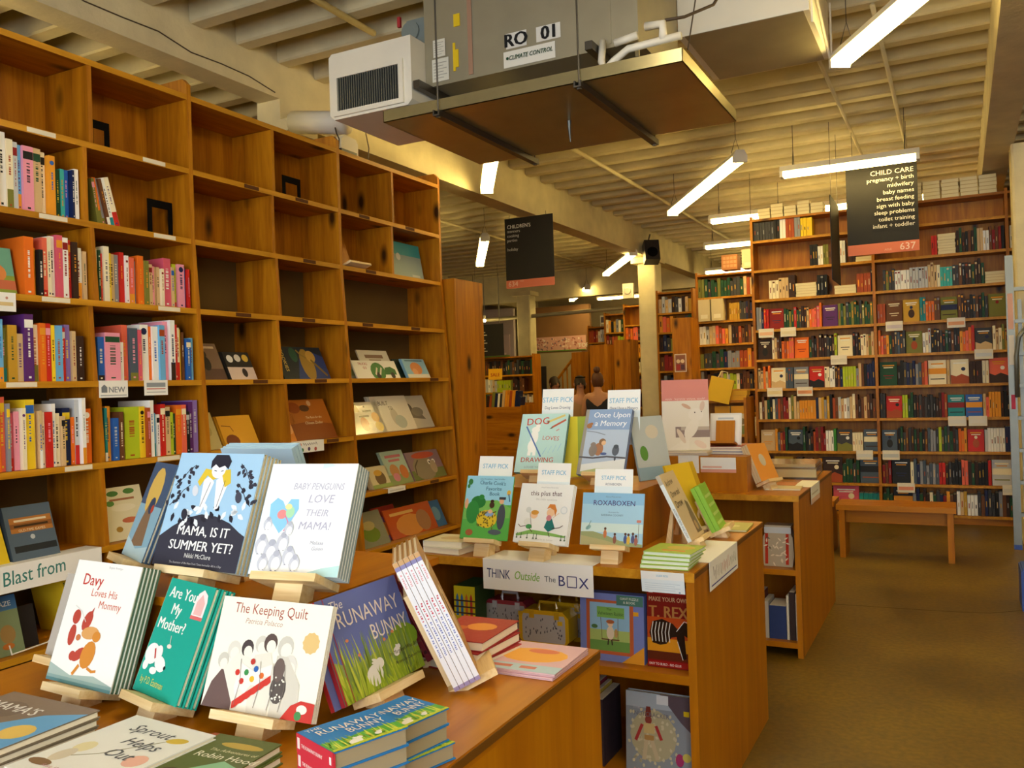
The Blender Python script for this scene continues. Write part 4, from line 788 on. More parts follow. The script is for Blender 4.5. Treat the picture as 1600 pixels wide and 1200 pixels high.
fold_card('white folded card with red lettering on the table side edge', 0, .42, 0, TZ, .12, .10, lambda p: p.scribble(.12, .40, .35, .7, 11, '70606c', .012, 2).scribble(.42, .68, .35, .72, 13, 'b84848', .012, 3).scribble(.72, .92, .4, .7, 9, '607058', .010, 4).rect(.05, .12, .95, .17, '5a5a9a'), PI/2, (-.790, 2.97, TZ+.0005))
fold_card('small white folded card on the third table edge', 0, .34, 0, TZ, .10, .10, lambda p: p.rect(0, 0, 1, .3, 'e8c4b0').rect(.1, .5, .8, .6, 'd0c8c0'), PI/2, (-.780, 5.20, TZ+.0005))
fold_card('cream card with green hand lettering Blast from', 0, .46, 0, .86, .10, .105, lambda p: p.text('Blast from', .04, .25, .78, '3c8078', 'L', .004, .05, .05, sx=.80), PI/2, (xf(.86)+.002, 2.07, .8605))
fold_card('cream card with coloured drawings on the second bookcase shelf', 0, .38, 0, 1.225, .05, .065, lambda p: p.scribble(.08, .22, .62, .82, 7, '4a4048', .010, 5).scribble(.52, .84, .62, .84, 13, '4a4048', .010, 6).ell(.2, .25, .03, .03, 'c84a38').ell(.35, .3, .03, .03, 'd8a040').ell(.5, .25, .03, .03, '4a8a58').ell(.65, .3, .03, .03, '60486c').ell(.8, .25, .03, .03, 'b85850').ell(.45, .72, .03, .03, 'd86a40'), PI/2, (xf(1.225)+.002, 3.68, 1.2255))
fold_card('white card reading NEW on the first bookcase shelf edge', 0, .15, 0, 1.585, .03, .075, lambda p: p.text('NEW', .32, .30, .50, '8a8f96', 'L', .02).poly([(.08, .3), (.28, .3), (.28, .62), (.18, .78), (.08, .62)], '7a8088').rect(.05, .1, .95, .16, 'b0b4b8'), PI/2, (xf(1.585)+.002, 2.575, 1.5855))
fold_card('white card with a red line beside the NEW card', 0, .135, 0, 1.585, .03, .07, lambda p: p.rect(.1, .55, .9, .85, '9098a0').rect(.1, .40, .9, .47, 'c06058').rect(.1, .18, .9, .24, 'b0b4b8'), PI/2, (xf(1.585)+.002, 2.815, 1.5855))
fold_card('cream patterned card on the first bookcase, left of floral spines', 0, .19, 0, 1.945, .06, .075, lambda p: p.rect(.06, .3, .94, .5, 'd8c08a').ell(.2, .75, .03, .03, 'c89080').ell(.5, .8, .03, .03, '90a880').ell(.8, .72, .03, .03, 'c89080'), PI/2, (xf(1.945)+.002, 2.03, 1.9455))
fold_card('small white card on the lower shelf near the penguin book', 0, .20, 0, .86, .04, .03, lambda p: p.rect(.1, .3, .9, .6, 'd8d4cc'), PI/2, (xf(.86)+.002, 4.66, .8605))

# ------------------------------------------------------------------ middle table: toys on the shelf
SZ = .5255
def lunchbox(label, x, y, z, w, h, d, col, face, yaw=0, latch='mustard'):
    r = thing('lunch_box', label, 'lunch box', (x, y, z), Matrix.Rotation(math.radians(yaw), 3, 'Z'), 'tin lunch boxes'); q = .025
    pr = [(q, 0), (w-q, 0), (w, q), (w, h-q), (w-q, h), (q, h), (0, h-q), (0, q)]
    MB().prism(pr, 1, 0, d, col).build('tin', 'gloss', r)
    p = Pr(w, h); p.poly([(.09, .12), (.91, .12), (.93, .2), (.93, .80), (.91, .88), (.09, .88), (.07, .80), (.07, .2)], face)
    R = random.Random(int(w*1000)+int(x*100)); p.many([[(u, v), (u+.02, v), (u+.02, v+R.uniform(.04, .10)), (u, v+.05)] for u, v in ((R.uniform(.12, .85), R.uniform(.18, .75)) for _ in range(34))], '5c5c60')
    p.rect(.78, .62, .88, .74, 'e0b828'); p.mb.build('face_print', 'gloss', r)
    MB().tube([(w*.32, d/2, h), (w*.34, d/2, h+.022), (w*.66, d/2, h+.022), (w*.68, d/2, h)], .006, latch, n=6).build('handle', 'gloss', r)
    for s in (.22, .72): MB().box(w*s, -.004, h-.03, w*s+.02, .0, h-.004, latch).build('clasp', 'gloss', r)
    return r
lunchbox('yellow tin lunch box with silver scribbled front', -1.515, 2.93, SZ, .205, .135, .085, 'dcb020', 'b8b8b4', 0)
lunchbox('yellow tin lunch box tucked behind the other yellow one', -1.475, 3.03, SZ, .205, .145, .085, 'd4a81c', 'b0b0ac', 0)
lunchbox('dark red tin lunch box beside the yellow ones', -1.72, 3.02, SZ, .20, .135, .085, '9a3040', 'b4b4b4', 0, 'light grey')
lunchbox('dark red tin lunch box stacked on top of the other', -1.69, 3.05, SZ+.165, .20, .085, .085, 'a03444', 'b8b8bc', 0, 'light grey')
cb = thing('crayon_box', 'yellow-fronted crayon box with row of coloured sticks', 'box', (-1.80, 2.93, SZ+.0)); 
MB().box(0, 0, 0, .095, .16, .20, '3c5a2c').build('carton', 'print', cb)
p = Pr(.095, .20); p.rect(0, .35, 1, 1, 'd8cc20')
for i, c in enumerate(('3a7ab0', '3a7ab0', 'd8782c', 'c84838')): p.rect(.10+.22*i, .42, .22+.22*i, .78, c).poly([(.10+.22*i, .78), (.22+.22*i, .78), (.16+.22*i, .86)], c)
for v in (.46, .58, .70): p.rect(0, v, 1, v+.03, '48382c')
p.mb.build('front_print', 'print', cb)
pz = thing('puzzle_box', 'blue boxed puzzle and book with child on a swing', 'box', (-1.235, 2.86, SZ), pose(0, 3)); 
MB().box(0, 0, 0, .238, .05, .235, '6c78b8').build('carton', 'print', pz)
p = Pr(.238, .235); p.rect(0, 0, 1, 1, '7480bc').rect(.10, .10, .84, .90, 'b85c34').rect(.155, .15, .78, .86, '8cb4d0').rect(.155, .15, .78, .42, '6a9448').rect(.155, .30, .78, .46, 'a4b868').ell(.23, .50, .05, .03, '4c7040').rect(.27, .64, .70, .80, '78a850').text('The', .46, .75, .05, '38502c', 'C').text('Velveteen Rabbit', .485, .68, .075, '38502c', 'C', 0, 0, 0, sx=.8)
p.line([(.33, .64), (.35, .32)], .008, '6a4c30').line([(.60, .64), (.60, .32)], .008, '6a4c30').line([(.34, .32), (.62, .32)], .02, '6a4c30').ell(.48, .42, .06, .10, 'd8c8b0').ell(.48, .555, .045, .045, 'e8c4a0').ell(.48, .585, .065, .03, 'a86038').ell(.57, .42, .025, .07, 'b89058').line([(.45, .32), (.44, .24)], .02, '403028').line([(.50, .32), (.51, .24)], .02, '403028')
p.rect(.58, .84, .99, .99, '4c7868').text('GIANT PUZZLE', .78, .925, .05, 'e8e8d8', 'C', 0, 0, 0, sx=.85).text('& BOOK', .78, .87, .05, 'e8e8d8', 'C').rect(.84, .70, .92, .76, 'e0a020').poly([(.66, 0), (1, 0), (1, .26)], 'd89428')
p.mb.build('front_print', 'print', pz)
tx = thing('model_kit', 'red model kit box with a black striped dinosaur skeleton', 'box', (-.985, 2.86, SZ), pose(0, 3))
MB().box(0, 0, 0, .152, .05, .275, '8c1c1c').build('carton', 'gloss', tx)
p = Pr(.152, .275); p.rect(0, 0, 1, 1, '781c18').rect(0, .15, 1, .62, 'b8481c').rect(0, .18, 1, .36, 'd89020').rect(0, .10, 1, .20, '5c2818').rect(0, .90, 1, 1, '9c2020').rect(.04, .915, .14, .97, 'e8e4e0').text('SMITHSONIAN', .20, .92, .05, 'd87068', 'L').text('MAKE YOUR OWN', .04, .815, .078, 'c8a078', 'L', .01, 0, 0, sx=.78).text('T. REX', .04, .62, .20, 'b07840', 'L', .02, 0, 0, sx=.86)
p.poly([(.05, .42), (.12, .56), (.35, .60), (.60, .55), (.72, .48), (.70, .40), (.56, .38), (.45, .30), (.30, .28), (.12, .30)], '241c18').poly([(.66, .46), (.86, .58), (.98, .56), (.98, .38), (.86, .42), (.90, .14), (.82, .12), (.70, .34)], '1e1814')
for k in range(6): p.line([(.12+.08*k, .32), (.10+.08*k, .44), (.14+.08*k, .56)], .02, 'd8d0c4')
p.line([(.68, .46), (.86, .59), (.98, .57)], .015, 'e8e0d4').line([(.70, .34), (.82, .12)], .015, 'e8e0d4').rect(0, .015, 1, .085, '981c1c').text('EASY TO BUILD - NO GLUE', .04, .03, .042, 'e8d8d0', 'L', .01, 0, 0, sx=.8)
p.mb.build('front_print', 'gloss', tx)
BZ = .1405
nc = thing('picture_book', 'large glossy picture book with a wooden soldier doll, bottom shelf', 'book', (-1.075, 2.86, BZ), pose(0, 4))
cover_mesh(.245, .285, .03, 'a4acb4', '8a8a90').build('cover', 'gloss', nc); MB().box(.003, .0025, .004, .241, .0275, .281, PAGE).build('page_block', 'paper', nc)
p = Pr(.245, .285); p.rect(0, 0, 1, 1, '8c949c').rect(0, .82, 1, 1, 'a8b4c0').poly([(.5, 1), (1, 1), (1, .55), (.8, .7)], '5c5058').rect(.45, .88, .62, .99, 'd8dce0').ell(.40, .50, .34, .36, 'b0a888')
R = random.Random(8)
p.many([leafpoly(R.uniform(.05, .75), R.uniform(.15, .80), .05, .02, R.uniform(0, 6)) for _ in range(70)], 'c8c0a0')
p.ell(.33, .68, .05, .06, '8a4038').rect(.26, .52, .42, .64, 'c8b078').rect(.27, .44, .41, .50, 'b08850').line([(.24, .62), (.14, .42)], .045, 'a83838').line([(.44, .62), (.52, .46)], .045, 'a83838').line([(.30, .44), (.26, .20)], .06, 'c0b090').line([(.38, .44), (.46, .22)], .06, 'c0b090').poly([(.28, .72), (.38, .72), (.36, .84), (.30, .84)], '7a3830').ell(.78, .26, .06, .09, 'a8386c').ell(.88, .30, .06, .06, 'd0c060').ell(.80, .12, .05, .08, '4878a8').rect(.84, .78, .92, .84, 'e0c020')
p.text('The', .10, .80, .06, 'b8b8c0', 'L').text('NUTCRACKER', .12, .72, .075, '707078', 'L', 0, 0, 0, sx=.9).text('Nutcrackers', .10, .03, .10, 'c0a090', 'L', .004, .1)
p.mb.build('cover_print', 'gloss', nc)
for k, (c, w) in enumerate((('4a4a8c', .02), ('c05838', .012), ('3c7a4c', .02), ('8a2c3c', .025), ('d0b048', .018), ('3a3038', .03))):
    x = -1.30+sum((.02, .012, .02, .025, .018, .03)[:k])+.002*k
    picture_book('picture_book', '%s book in the row beside the glossy soldier book' % ['indigo', 'rust', 'green', 'crimson', 'yellow', 'blackish'][k], (x+w, 2.88, BZ), pose(90, 0), .2, .26-.01*(k % 3), w, c, c, None, 'spines on the bottom shelf') if False else None
    m = MB().box(0, 0, 0, w, .18, .26-.012*(k % 3), c); m.box(.002, .003, .002, w-.002, .181, .262-.012*(k % 3), PAGE)
    o = m.build('picture_book', 'print'); o.location = (x, 2.88, BZ); tag(o, '%s spine in the row beside the glossy soldier book' % ['indigo', 'rust', 'green', 'crimson', 'yellow', 'blackish'][k], 'book', 'spines on the bottom shelf')

# ------------------------------------------------------------------ third table
pt = thing('poster_card', 'pink and white poster card with a pale rabbit', 'poster', (-1.568, 4.948, 1.0975), pose(15.6, 8.8))
MB().box(0, 0, 0, .272, .006, .418, 'ece4d4').build('board', 'paper', pt)
p = Pr(.272, .418); p.rect(0, 0, 1, 1, 'ece6da').rect(0, .70, 1, 1, 'dc9088').scribble(.08, .22, .712, .735, 8, 'f4e4dc', .010, 1).scribble(.28, .50, .712, .735, 12, 'f4e4dc', .010, 2).scribble(.54, .72, .712, .735, 9, 'f4e4dc', .010, 3).scribble(.76, .92, .712, .735, 8, 'f4e4dc', .010, 4).rect(.28, .18, 1, .33, '9a8884').rect(.4, .28, 1, .33, 'c4b8ac').ell(.72, .50, .16, .14, 'f0eae0').ell(.52, .62, .11, .04, 'd8b49c', -.5).ell(.86, .62, .05, .11, 'e0c8b8', -.2).ell(.62, .30, .12, .24, 'f0eae0', -.5).poly([(.10, .0), (.55, .0), (.60, .3), (.45, .15)], 'f0eae0').ell(.40, .20, .05, .18, 'e4d4c4', .5).ell(.80, .08, .14, .07, 'e8d4c8', -.5).ell(.70, .53, .012, .014, '403030').ell(.84, .54, .012, .014, '403030')
p.mb.build('poster_print', 'paper', pt)
# the poster stands on a shelf of the riser: a pad of flat books below it
for k in range(2): flat_book(['lower white flat book under the rabbit poster', 'upper white flat book under the rabbit poster'][k], (-1.60, 4.93, 0), 3-4*k, .30, .12, .012, 1.0705+k*.0128, 'd8d0c4', 'c8c0b8', None, 'flat books below the poster')
cardx = card('white card with pink stripe hanging below the rabbit poster', (-1.33, 4.888, .98), pose(0, 0), .20, .085, lambda p: p.rect(0, 0, 1, .22, 'e0a090').rect(.05, .3, .6, .42, 'e8b8a8'), cat='card', name='price_card')
cardy = card('blank white card beside the pink-striped card', (-1.46, 4.888, .975), pose(0, 0), .12, .10, lambda p: p.rect(.1, .4, .7, .46, 'd8d8d8'), cat='card', name='price_card')
for k in range(3): flat_book(['lowest flat book under the brown easel', 'second flat book under the brown easel', 'top flat book under the brown easel'][k], (-1.36+.005*k, 5.05, 0), -3+4*k, .27, .26, .014, 1.0705+k*.0148, ['6a7aa8', 'd8d0cc', 'a85848'][k], 'c8c0c0', None, 'flat books under the easel')
ez = thing('wooden_easel', 'brown wooden easel in front of a white framed book', 'easel', (-1.30, 5.12, 1.116), pose(0, 14))
MB().box(0, .0, 0, .11, .012, .15).build('back_plate', 'ply_z', ez); MB().box(-.02, -.09, -.001, .13, 0, .012).build('ledge', 'ply_x', ez)
picture_book('picture_book', 'white framed picture book behind the brown easel', (-1.345, 5.16, 1.118), pose(0, 14), .185, .19, .016, 'e4e4e0', 'd0d0cc', simple('e8e8e4', [('r', .06, .06, .94, .94, 'f2f2ee'), ('r', .25, .8, .75, .86, 'c0c8d0')]))
NB('orange', 'orange picture book leaning with its pages towards the camera', (-1.01, 4.98, .925), 66, 25, .17, .225, .014, 3, 'd8903c', 'd8c8a0', simple('d8903c', [('e', .5, .55, .16, .22, 'b8b0a0')]), .055, 'orange leaning books')
wr = thing('picture_book', 'thick book in clear wrapping lying on the third table', 'book', (-1.13, 5.58, TZ+.001), Matrix.Rotation(.05, 3, 'Z'))
MB().box(0, 0, 0, .33, .42, .012, '4c3c24').box(0, 0, .062, .33, .42, .072, '7a6440').build('cover', 'gloss', wr); MB().box(.004, .004, .012, .326, .416, .062, 'b8a878').build('page_block', 'gloss', wr)
MB().box(.01, .02, .073, .32, .40, .092, 'b09a6c').build('wrapped_print', 'gloss', wr)
for k, (x, y, c) in enumerate(((-1.06, 5.20, 'c87840'), (-1.0, 5.02, 'd8c8a0'))): flat_book(['flat rust-coloured book beside the wrapped book', 'flat cream book beside the orange leaning books'][k], (x, y, 0), 4, .19, .16, .008, TZ+.001, c, c)
bg = thing('gift_bag', 'clear bag of striped red candy on the third table shelf', 'bag', (-.915, 4.88, .4715))
R = random.Random(3); prof = [(-.075, 0), (.075, 0), (.085, .06), (.08, .16), (.06, .20), (.075, .225), (-.07, .225), (-.055, .20), (-.078, .16), (-.085, .06)]
MB().prism(prof, 1, 0, .10, 'b8ac94').build('wrapper', 'gloss', bg)
p = Pr(1, 1, 0); [p.poly([(u, .012), (u+.016, .012), (u+.02, .18), (u+.004, .18)], c) for u, c in ((-.07, 'b83828'), (.04, 'b83828'))]; p.many([leafpoly(R.uniform(-.06, .05), R.uniform(.02, .15), .025, .004, R.uniform(0, 6)) for _ in range(26)], 'e8dcc0'); p.rect(-.07, .182, .072, .215, 'c4ccd0'); p.mb.build('stripe', 'gloss', bg)
bt = thing('gift_bag', 'second clear candy bag beside the first one', 'bag', (-1.12, 4.88, .4715)); MB().prism(prof, 1, 0, .10, 'c8b8a0').build('wrapper', 'gloss', bt)
for k, (c, w, h) in enumerate((('6a3a34', .04, .24), ('b8b0a0', .03, .2), ('2c3c6c', .09, .18), ('d8d0b8', .012, .24), ('3c2c28', .03, .26), ('e0d8c8', .012, .25))):
    x = -1.045+sum((.04, .03, .09, .012, .03, .012)[:k])+.003*k
    o = MB().box(0, 0, 0, w, .17, h, c).box(.002, .003, .002, w-.002, .172, h+.001, PAGE).build('picture_book', 'print'); o.location = (x, 4.86, .0805)
    tag(o, '%s book on the bottom shelf of the third table' % ['maroon', 'light grey', 'navy blue', 'slim cream', 'dark brown', 'slim white'][k], 'book', 'books on the third table shelf')
# ------------------------------------------------------------------ shelved books, left bookcases
def spine_mesh(t, h, d, col, pages=PAGE, soft=False):
    m = MB(); c = .0018
    m.box(0, 0, 0, t, c, h, col); m.box(0, c, 0, c, d, h, col); m.box(t-c, c, 0, t, d, h, col); m.box(c, c, .002, t-c, d-.003, h-(.001 if soft else .004), pages)
    return m
ORD = 'first second third fourth fifth sixth seventh eighth ninth tenth eleventh twelfth thirteenth fourteenth fifteenth sixteenth seventeenth eighteenth nineteenth twentieth'.split()
def nth(i): return ORD[i] if i < 20 else '%d%s' % (i+1, {1: 'st', 2: 'nd', 3: 'rd'}.get((i+1) % 10, 'th'))
LIGHT = {'white', 'cream', 'tan', 'yellow', 'lime', 'pink', 'light grey', 'amber', 'mint', 'sky blue', 'gold'}
def spine_print(o, t, h, col, R):
    p = Pr(t, h); dark = col in LIGHT
    c = R.choice(['dark red', 'navy', 'black', 'dark green', 'rust', 'blue', 'purple'] if dark else ['white', 'cream', 'yellow', 'amber', 'pink', 'light grey'])
    k = R.random()
    if k < .25: p.rect(.02, .80, .98, .92, c)
    elif k < .45: p.rect(.02, 0, .98, R.uniform(.12, .35), R.choice(['red', 'amber', 'teal', 'olive', 'dark brown', 'white']))
    elif k < .55: p.ell(.5, .88, .36, .36, c, 0, 10)
    v = R.uniform(.72, .82); P = []; e = R.uniform(.28, .5); hw = R.uniform(.10, .2)
    while v > e:
        l = R.uniform(.008, .03); P.append([(.5-hw, v-l), (.5+hw, v-l), (.5+hw, v), (.5-hw, v)]); v -= l+R.choice((.008, .008, .03))
    p.many(P, c)
    if R.random() < .6: p.rect(.35, .05, .65, .08, c)
    p.mb.build('spine_print', 'print', o)
def spine_book(label, x, y, z, t, h, d, col, rot, R, lean=0, group=None, printed=True, name='picture_book', soft=False):
    o = spine_mesh(t, h, d, col, soft=soft).build(name, 'print')
    o.matrix_world = Matrix.Translation((x, y, z)) @ (rot @ Matrix.Rotation(lean, 3, 'Y')).to_4x4()
    tag(o, label, 'book', group)
    if printed: spine_print(o, t, h, col, R)
    return o
RX = Matrix.Rotation(PI/2, 3, 'Z')            # spines facing +x
NSP = [0]
def left_row(ya, yb, z, spec, where, seed, back=.02):
    """spec: 'colour:relative width:height share[:lean]' from left to right"""
    R = random.Random(seed); it = [s.split(':') for s in spec.split(',')]
    tot = sum(float(i[1]) for i in it); k = (yb-ya)/tot; y = ya; idx = 0
    for i in it:
        c = i[0].strip(); w = float(i[1])*k
        if c == '_': y += w; continue
        h = float(i[2])*.34; lean = math.radians(float(i[3])) if len(i) > 3 else 0
        d = min(.22, h*.85); x = xf(z)-back-R.uniform(0, .03)
        hh = h-.006
        zz = z+.001+(w*abs(math.sin(lean)) if lean > 0 else 0)
        lb = '%s spine, %s book from left, %s' % (c, nth(idx), where)
        spine_book(lb, x, y, zz, w-.0012, hh, d, c, RX, R, lean, 'picture books on ' + where); idx += 1; NSP[0] += 1
        y += w
u1 = 'first tall bookcase'
left_row(2.03, 2.10, SH[1], 'white:2:.75:14,yellow:2:.78:14', 'top cubby of the '+u1, 1)
left_row(2.16, 2.555, SH[2], 'coral:6:.90,orange:9:.90,white:12:.95,cream:10:.88,light grey:7:.86,sky blue:6:.84,pink:16:.84,tan:12:.84,cream:9:.82,amber:10:.78,lime:6:.70,dark green:7:.64,turquoise:7:.66,blue:7:.66,navy:4:.66,white:7:.68', 'second shelf from the top', 2)
left_row(2.65, 2.83, SH[2], 'olive:5:.62:-8,orange:6:.64:-10,grey:7:.64:-12,brown:6:.64:-13,white:7:.66:-14,cream:10:.68:-15,_:20', 'half-empty cubby above the floral spines', 3)
left_row(2.28, 2.58, SH[3], 'orange:18:.74,amber:8:.62,black:8:.60,coral:10:.76,cream:8:.78,white:10:.80,rose:12:.82,white:11:.80,red:7:.78,dark brown:11:.76,white:12:.70,tan:8:.66', 'third shelf down, left cubby', 4)
left_row(2.615, 3.15, SH[3], 'cream:5:.72,dark green:3:.70,red:3:.66,cream:8:.76,yellow:4:.68,tan:8:.68,grey:7:.68,red:7:.72,white:5:.68,coral:8:.66,grey:5:.62,orange:9:.70,olive:7:.64,tan:6:.60,pink:5:.58,tan:5:.58,tan:5:.58,cream:5:.56,rose:12:.72,tan:5:.60,lime:7:.66,pink:11:.66,blue:4:.62,red:4:.60', 'third shelf down, right cubby', 5)
left_row(2.07, 2.53, SH[4], 'cream:10:.80,tan:8:.78,purple:5:.76,sky blue:6:.76,olive:8:.66,gold:12:.70,tan:8:.60,purple:12:.84,cream:8:.72,orange:8:.74,red:7:.74,yellow:5:.72,sky blue:11:.72,red:6:.70,violet:8:.74,tan:6:.66,dark brown:10:.60', 'fourth shelf down, left cubby', 6)
left_row(2.60, 3.15, SH[4], 'blue:9:.60,pink:22:.66,white:7:.54,coral:9:.78,slate:12:.74,rose:6:.72,white:13:.80,orange:4:.78,white:9:.78,sky blue:9:.80,pink:8:.86,white:8:.88,red:4:.82,cream:5:.78,yellow:5:.76,brown:4:.72,_:2,blue:8:.62,sky blue:6:.64', 'fourth shelf down, right cubby', 7)
left_row(2.06, 2.55, SH[5], 'green:8:.74,orange:9:.92,orange:8:.92,coral:8:.90,grey:5:.82,rose:7:.70,pink:8:.72,cream:6:.76,yellow:13:.86,cream:5:.72,tan:5:.72,cream:5:.70,red:10:.70,white:6:.80,cream:8:.68,tan:6:.64,navy:12:.74,orange:6:.62,light grey:7:.84,white:6:.86,orange:13:.72', 'fifth shelf down, left cubby', 8)
left_row(2.61, 3.15, SH[5], 'teal:4:.72,amber:7:.74,blue:9:.58,brown:6:.66,tan:5:.58,lime:22:.72,yellow:8:.72,rust:5:.70,white:6:.80,sky blue:6:.62,white:5:.60,red:8:.74,tan:8:.70,lime:6:.62,dark green:5:.60,orange:9:.72,coral:8:.72,black:6:.62,purple:8:.76,violet:9:.78', 'fifth shelf down, right cubby', 9)
left_row(2.44, 2.55, SH[7], 'yellow:6:.95:-12,red:5:.86:-8,amber:4:.80:-6,blue:5:.70,green:5:.72,rose:5:.7', 'shelf below the Blast from card', 10, .08)
# displayed, cover-forward books
def faceout(label, y0, y1, z, h, col, draw, lean=25, back=.06, t=.010, n=1, mat='print', spine=None):
    for k in range(n):
        picture_book('picture_book', label if k == 0 else label+', '+nth(k)+' copy', (xf(z)-back-k*(t+.002), y0-.004*k, z+.002), pose(90, lean), y1-y0, h*(1.05 if lean > 20 else 1), t, col, spine or col, draw if k == 0 else None, 'displayed picture books', mat=mat)
S3, S4, S5, S6, S7 = SH[3], SH[4], SH[5], SH[6], SH[7]
faceout('teal-skied displayed book at the left end of the orange spines', 2.10, 2.262, S3, .20, '5c9a8a', simple('6aa890', [('r', 0, 0, 1, .4, '8aa040'), ('e', .5, .45, .3, .25, 'd88848'), ('r', 0, .1, 1, .3, 'c06848')]), 12, .05)
faceout('brown displayed book with a robed figure', 3.205, 3.40, S4, .205, '6a5448', simple('7c6450', [('r', 0, 0, 1, .3, '584038'), ('e', .45, .45, .16, .22, '2c2824'), ('e', .5, .70, .06, .09, '3c342c'), ('r', .1, .86, .9, .92, 'c8b090')]), n=3, t=.008)
faceout('small dark displayed book with panda faces', 3.43, 3.62, S4, .16, '2c2824', simple('302c28', [('r', 0, 0, 1, .45, 'd8c0b0'), ('e', .2, .75, .12, .12, 'e8e4dc'), ('e', .5, .78, .12, .12, 'e0d8cc'), ('e', .8, .78, .12, .12, 'd8b048'), ('e', .6, .25, .1, .14, '38302c')]), n=3, t=.008)
faceout('small orange displayed book beside the dark spooky one', 3.79, 3.90, S4, .145, 'd85824', simple('d85824', [('e', .5, .5, .3, .3, 'e88040')]), back=.10)
faceout('dark displayed book with yellow vertical title and dragon', 3.84, 4.25, S4, .205, '1c2028', simple('1e2630', [('p', [(.3, 0), (1, 0), (1, .7), (.7, .9), (.45, .6)], '2c3c70'), ('e', .60, .45, .14, .26, '9a7830'), ('e', .72, .7, .1, .1, 'b89040'), ('l', [(.45, .9), (.52, .75), (.62, .65)], .03, '8a6c30'), ('l', [(.95, .1), (.8, .4), (.7, .6)], .04, '7a6028'), ('e', .36, .75, .08, .12, '28503c')], [('COOKIES', .10, .95, .17, 'd8b860', 'L', .004, 0, -PI/2)]), back=.06)
faceout('pale green displayed book at the cubby corner', 4.40, 4.58, S4, .215, 'c4c4a0', simple('c8c8a8', [('e', .4, .6, .3, .2, 'e4dcc8'), ('r', 0, .1, 1, .3, 'a0b070')]), back=.10)
faceout('white displayed book with a green cement mixer', 4.50, 4.98, S4, .125, 'ece8dc', simple('ece8dc', [('e', .52, .38, .17, .14, '3c7838', .2), ('p', [(.66, .2), (.94, .2), (.94, .5), (.84, .66), (.70, .6)], '2c6830'), ('e', .5, .16, .05, .05, '202020'), ('e', .84, .16, .05, .05, '202020'), ('l', [(.44, .2), (.52, .6)], .03, 'd8d0c0'), ('l', [(.54, .2), (.62, .6)], .03, 'd8d0c0')], [('TRUCKS', .12, .74, .2, 'b04038', 'L', .01), ('GO', .20, .52, .2, 'b04038', 'L', .01)]), back=.045)
faceout('cream displayed book with small vehicles, behind cement mixer', 4.69, 5.03, S4, .205, 'd8ccb4', simple('dcd4c0', [('r', .2, .72, .8, .84, '907058'), ('r', .3, .55, .7, .68, 'a89078')]), back=.11)
faceout('small dark green displayed book, spine side', 5.06, 5.18, S4, .145, '1e3028', None, back=.11)
faceout('small light blue displayed book with an orange bear', 5.12, 5.40, S4, .145, '88b4cc', simple('8cb8d0', [('e', .5, .5, .26, .18, 'd88a50'), ('e', .4, .32, .12, .1, 'e0a070'), ('r', 0, 0, 1, .2, 'd8d4c8'), ('r', .1, .88, .9, .94, '4a6a80')]), n=2, back=.07)
faceout('pale yellow displayed book with a faint face', 3.205, 3.33, S5, .20, 'c0b078', simple('c4b47c', [('e', .5, .5, .25, .25, 'b0a068')]))
faceout('golden displayed book with brown animal corner', 3.36, 3.60, S5, .175, 'd89a28', simple('dca02c', [('e', .25, .2, .2, .16, '7a4020'), ('l', [(.05, .7), (.3, .66), (.35, .5)], .02, '6a3818')]), n=2)
faceout('orange displayed book with a faint girl', 3.80, 3.94, S5, .19, 'd88030', simple('dc8838', [('e', .5, .4, .25, .25, 'e8a870')]))
faceout('rust displayed book with cream two-line title', 3.90, 4.27, S5, .25, 'a85c1c', simple('a8601c', [('e', .45, .78, .12, .06, '503018'), ('e', .6, .9, .05, .05, 'c8a078'), ('p', [(0, 0), (1, 0), (1, .35), (.5, .45), (0, .4)], '8a4818'), ('e', .2, .8, .15, .10, '8a4010')], [('The Race for the', .40, .52, .08, 'e8d4b0', 'L', 0, .2), ('Chinese Zodiac', .34, .38, .095, 'e8d4b0', 'L', .002, .2)]), n=2)
faceout('small white displayed book with a brown digger', 4.40, 4.52, S5, .15, 'd8d0c4', simple('d8d0c4', [('e', .5, .4, .25, .2, '7a4a34')]), back=.10)
faceout('cream displayed book with a yellow dog and orange pets', 4.44, 4.80, S5, .215, 'ded6c0', simple('e0d8c4', [('p', [(.1, .7), (.4, .7), (.35, .95), (.15, .92)], 'b8a060'), ('e', .42, .3, .12, .14, 'b85830'), ('e', .80, .5, .12, .10, 'c89038'), ('e', .82, .2, .12, .10, 'd0b048'), ('e', .6, .2, .1, .08, 'c8c0b0'), ('r', .55, .82, .60, .88, '403830'), ('r', .48, .68, .74, .74, '403830'), ('r', .32, .52, .62, .58, '403830')]), n=2, mat='gloss')
faceout('glossy white displayed book with large black lettering', 4.74, 5.16, S5, .25, 'd4cec0', simple('d8d2c4', [('e', .5, .4, .1, .16, 'b8b0a0'), ('e', .62, .25, .16, .12, 'a8b0a8')], [('BUILT', .16, .74, .17, '38342c', 'L', .004, .1), ('TO', .40, .60, .14, '38342c', 'L', .004, .1)]), n=3, mat='gloss')
faceout('grey displayed book with a pencil-drawn boat', 5.08, 5.45, S5, .245, 'b8b4a8', simple('bcb8ac', [('p', [(.2, .35), (.8, .25), (.7, .45), (.3, .5)], '6a6860'), ('e', .35, .6, .12, .12, '58564e'), ('e', .6, .5, .2, .1, '78766c')]), back=.10, mat='gloss')
faceout('small cream displayed book with a brown mole', 4.60, 4.82, S6, .145, 'c8b890', simple('ccbc94', [('e', .5, .45, .25, .25, '6a5030'), ('e', .45, .7, .2, .1, 'c89830'), ('r', 0, 0, 1, .18, '8a9a50')]), n=4, t=.008)
